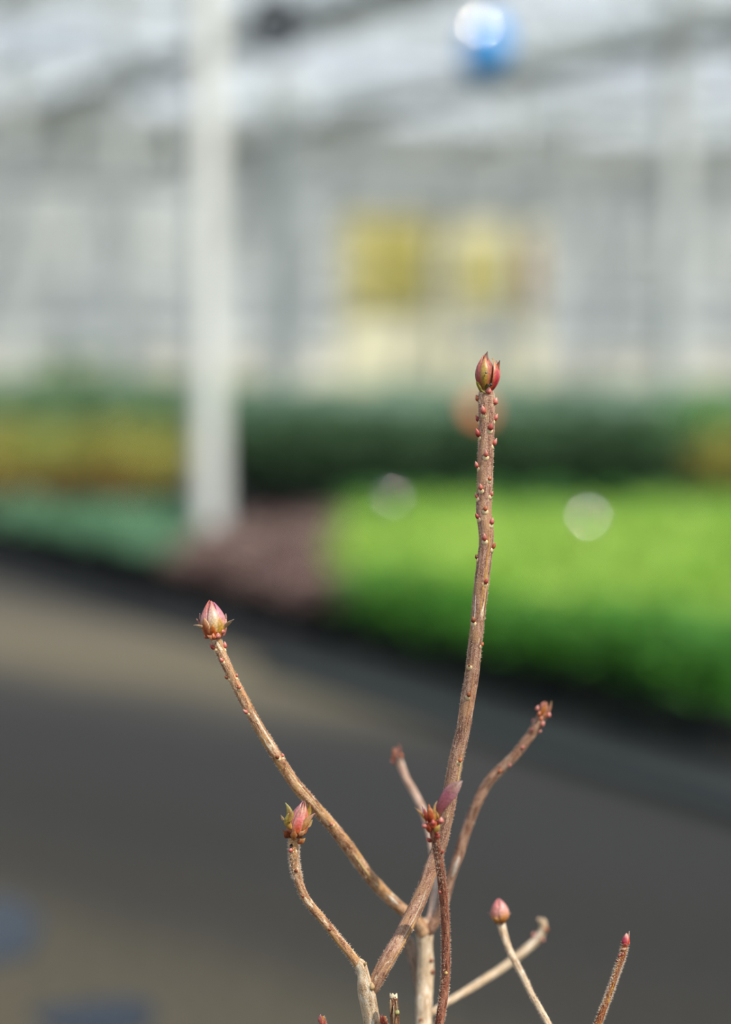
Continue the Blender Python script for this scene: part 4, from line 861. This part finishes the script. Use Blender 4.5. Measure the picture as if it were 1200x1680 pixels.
# --- small red bud K
bK = core('leaf_bud', (1025.5, 1551), (1028.5, 1530), 0, 7.2, prof_c, [(0, 'A83A30'), (.5, 'C84048'), (1, 'E0A090')], 'tiny crimson bud on the lower right twig')
wk = lambda *a, **k: wrap_scale(bK, (1025.5, 1551), (1028.5, 1530), 0, 7.2, prof_c, *a, **k)
wk(-.4, .8, .15, .98, .3, [(0, 'B02838'), (.5, 'C04058'), (1, 'E8B8A8')], [(0, 'B84050'), (.6, 'C86078'), (1, 'F0D0C0')])
wk(.8, .8, .12, .96, .6, [(0, 'C83828'), (.5, 'D85040'), (1, 'E8A090')], [(0, 'D06058'), (1, 'F0C0B0')])
wk(0, .9, -.05, .22, .9, [(0, 'A83A28'), (1, 'D06048')], [(0, 'C88068'), (1, 'F0C8B0')]); wk(1.3, .6, -.05, .3, .9, [(0, 'A83A28'), (1, 'D07058')], [(0, 'D89078'), (1, 'F0C8B0')])
bract(bK, (1030, 1546, 0), (1032, 1538, 0), (1033, 1527.5, 0), 1.6, [(0, 'C86A68'), (1, 'D8C8B8')], [(0, 'D08A80'), (1, 'E8DCD0')])
bract(bK, (1021, 1556, -1), (1024, 1560, -1.5), (1028, 1555, -1), 2.4, [(0, 'D8A890'), (1, 'F0D0B8')], [(0, 'D8A890'), (1, 'F0D0B8')])
# --- red tips at the bottom edge
tM = core('shoot_tip', (530, 1678), (525, 1666), 0, 5, prof_c, [(0, 'B85040'), (1, 'D88078')], 'small red tip at the bottom edge, left of the cream stem')
bract(tM, (528, 1680, -1), (524, 1672, -1), (526.5, 1664, -1), 4, [(0, 'B84A40'), (1, 'D89898')], [(0, 'C86A60'), (1, 'E0B0AC')])
bract(tM, (533, 1682, -1), (532, 1678, -1), (535, 1672, -1), 3.6, [(0, 'C85848'), (1, 'D88878')], [(0, 'D07A68'), (1, 'E0A898')])
bract(tM, (530, 1682, -2), (526, 1678, -2), (528, 1669, -2), 3.4, [(0, 'C0503C'), (1, 'C86A64')], [(0, 'D07A68'), (1, 'E0A898')])
tN = core('shoot_tip', (630, 1680), (625, 1666), 2, 5, prof_c, [(0, 'A83820'), (1, 'D87050')], 'small red tuft between the cream stem and the pruned stub')
for (x, y) in ((624, 1665), (627, 1663), (630, 1670), (634, 1674)):
    bract(tN, (630, 1682, 0), (x + 2, y + 10, -1), (x, y, 0), 2.6, [(0, 'B83C20'), (.7, 'D86040'), (1, 'F0B0A0')], [(0, 'D06A48'), (1, 'F0C0B0')])
# --- ragged pale top of the pruned stub
V = []; F = []; n = 20
for k in range(n):
    a = 2 * PI * k / n; V.append(tuple(P(646 + 7.0 * math.cos(a), 1638 + 2.5 * noise.noise((k * 1.3, 8, 2)), -4 + 1.2 * math.sin(a))))
for k in range(n):
    a = 2 * PI * k / n; q = 4.5 * noise.noise((k * .8, 3, 1)) + (3.5 if 0 < math.cos(a) < .6 else 0); V.append(tuple(P(645.8 + 6.3 * math.cos(a), 1630 + q, -4 + 1.05 * math.sin(a))))
V.append(tuple(P(644, 1636, -4)))
for k in range(n): k2 = (k + 1) % n; F += [(k, k2, n + k2, n + k), (n + k, n + k2, 2 * n)]
mesh('cut_top', V, F, M_cut, BR['L']['obj'], True)
for (x0, y0, x1, y1, r_) in ((641, 1640, 640, 1668, 1.2), (650.5, 1642, 652, 1672, 1.1), (646, 1650, 645, 1690, 1.0)):      # peeling strips
    bract(BR['L']['obj'], (x0, y0, -5.4), ((x0 + x1) / 2 + 1, (y0 + y1) / 2, -5.6), (x1, y1, -5.2), r_ * 1.6, [(0, 'D8C4A0'), (1, '8A5A3C')], [(0, 'C8B490'), (1, '7A4A30')], 'bark_strip')
# --- pot and soil (below the picture)
MB().lathe([(.085, 0), (.088, .006), (.108, .185), (.115, .187), (.115, .21), (.109, .21), (.106, .195), (.09, .186)], 40).build('pot', M_black, shrub, True)
MB().lathe([(.003, .196), (.05, .199), (.104, .192), (.1, .17)], 40).build('soil', M_soil, shrub, True)
print('counts', {k: v[6][0] for k, v in SP.items()})
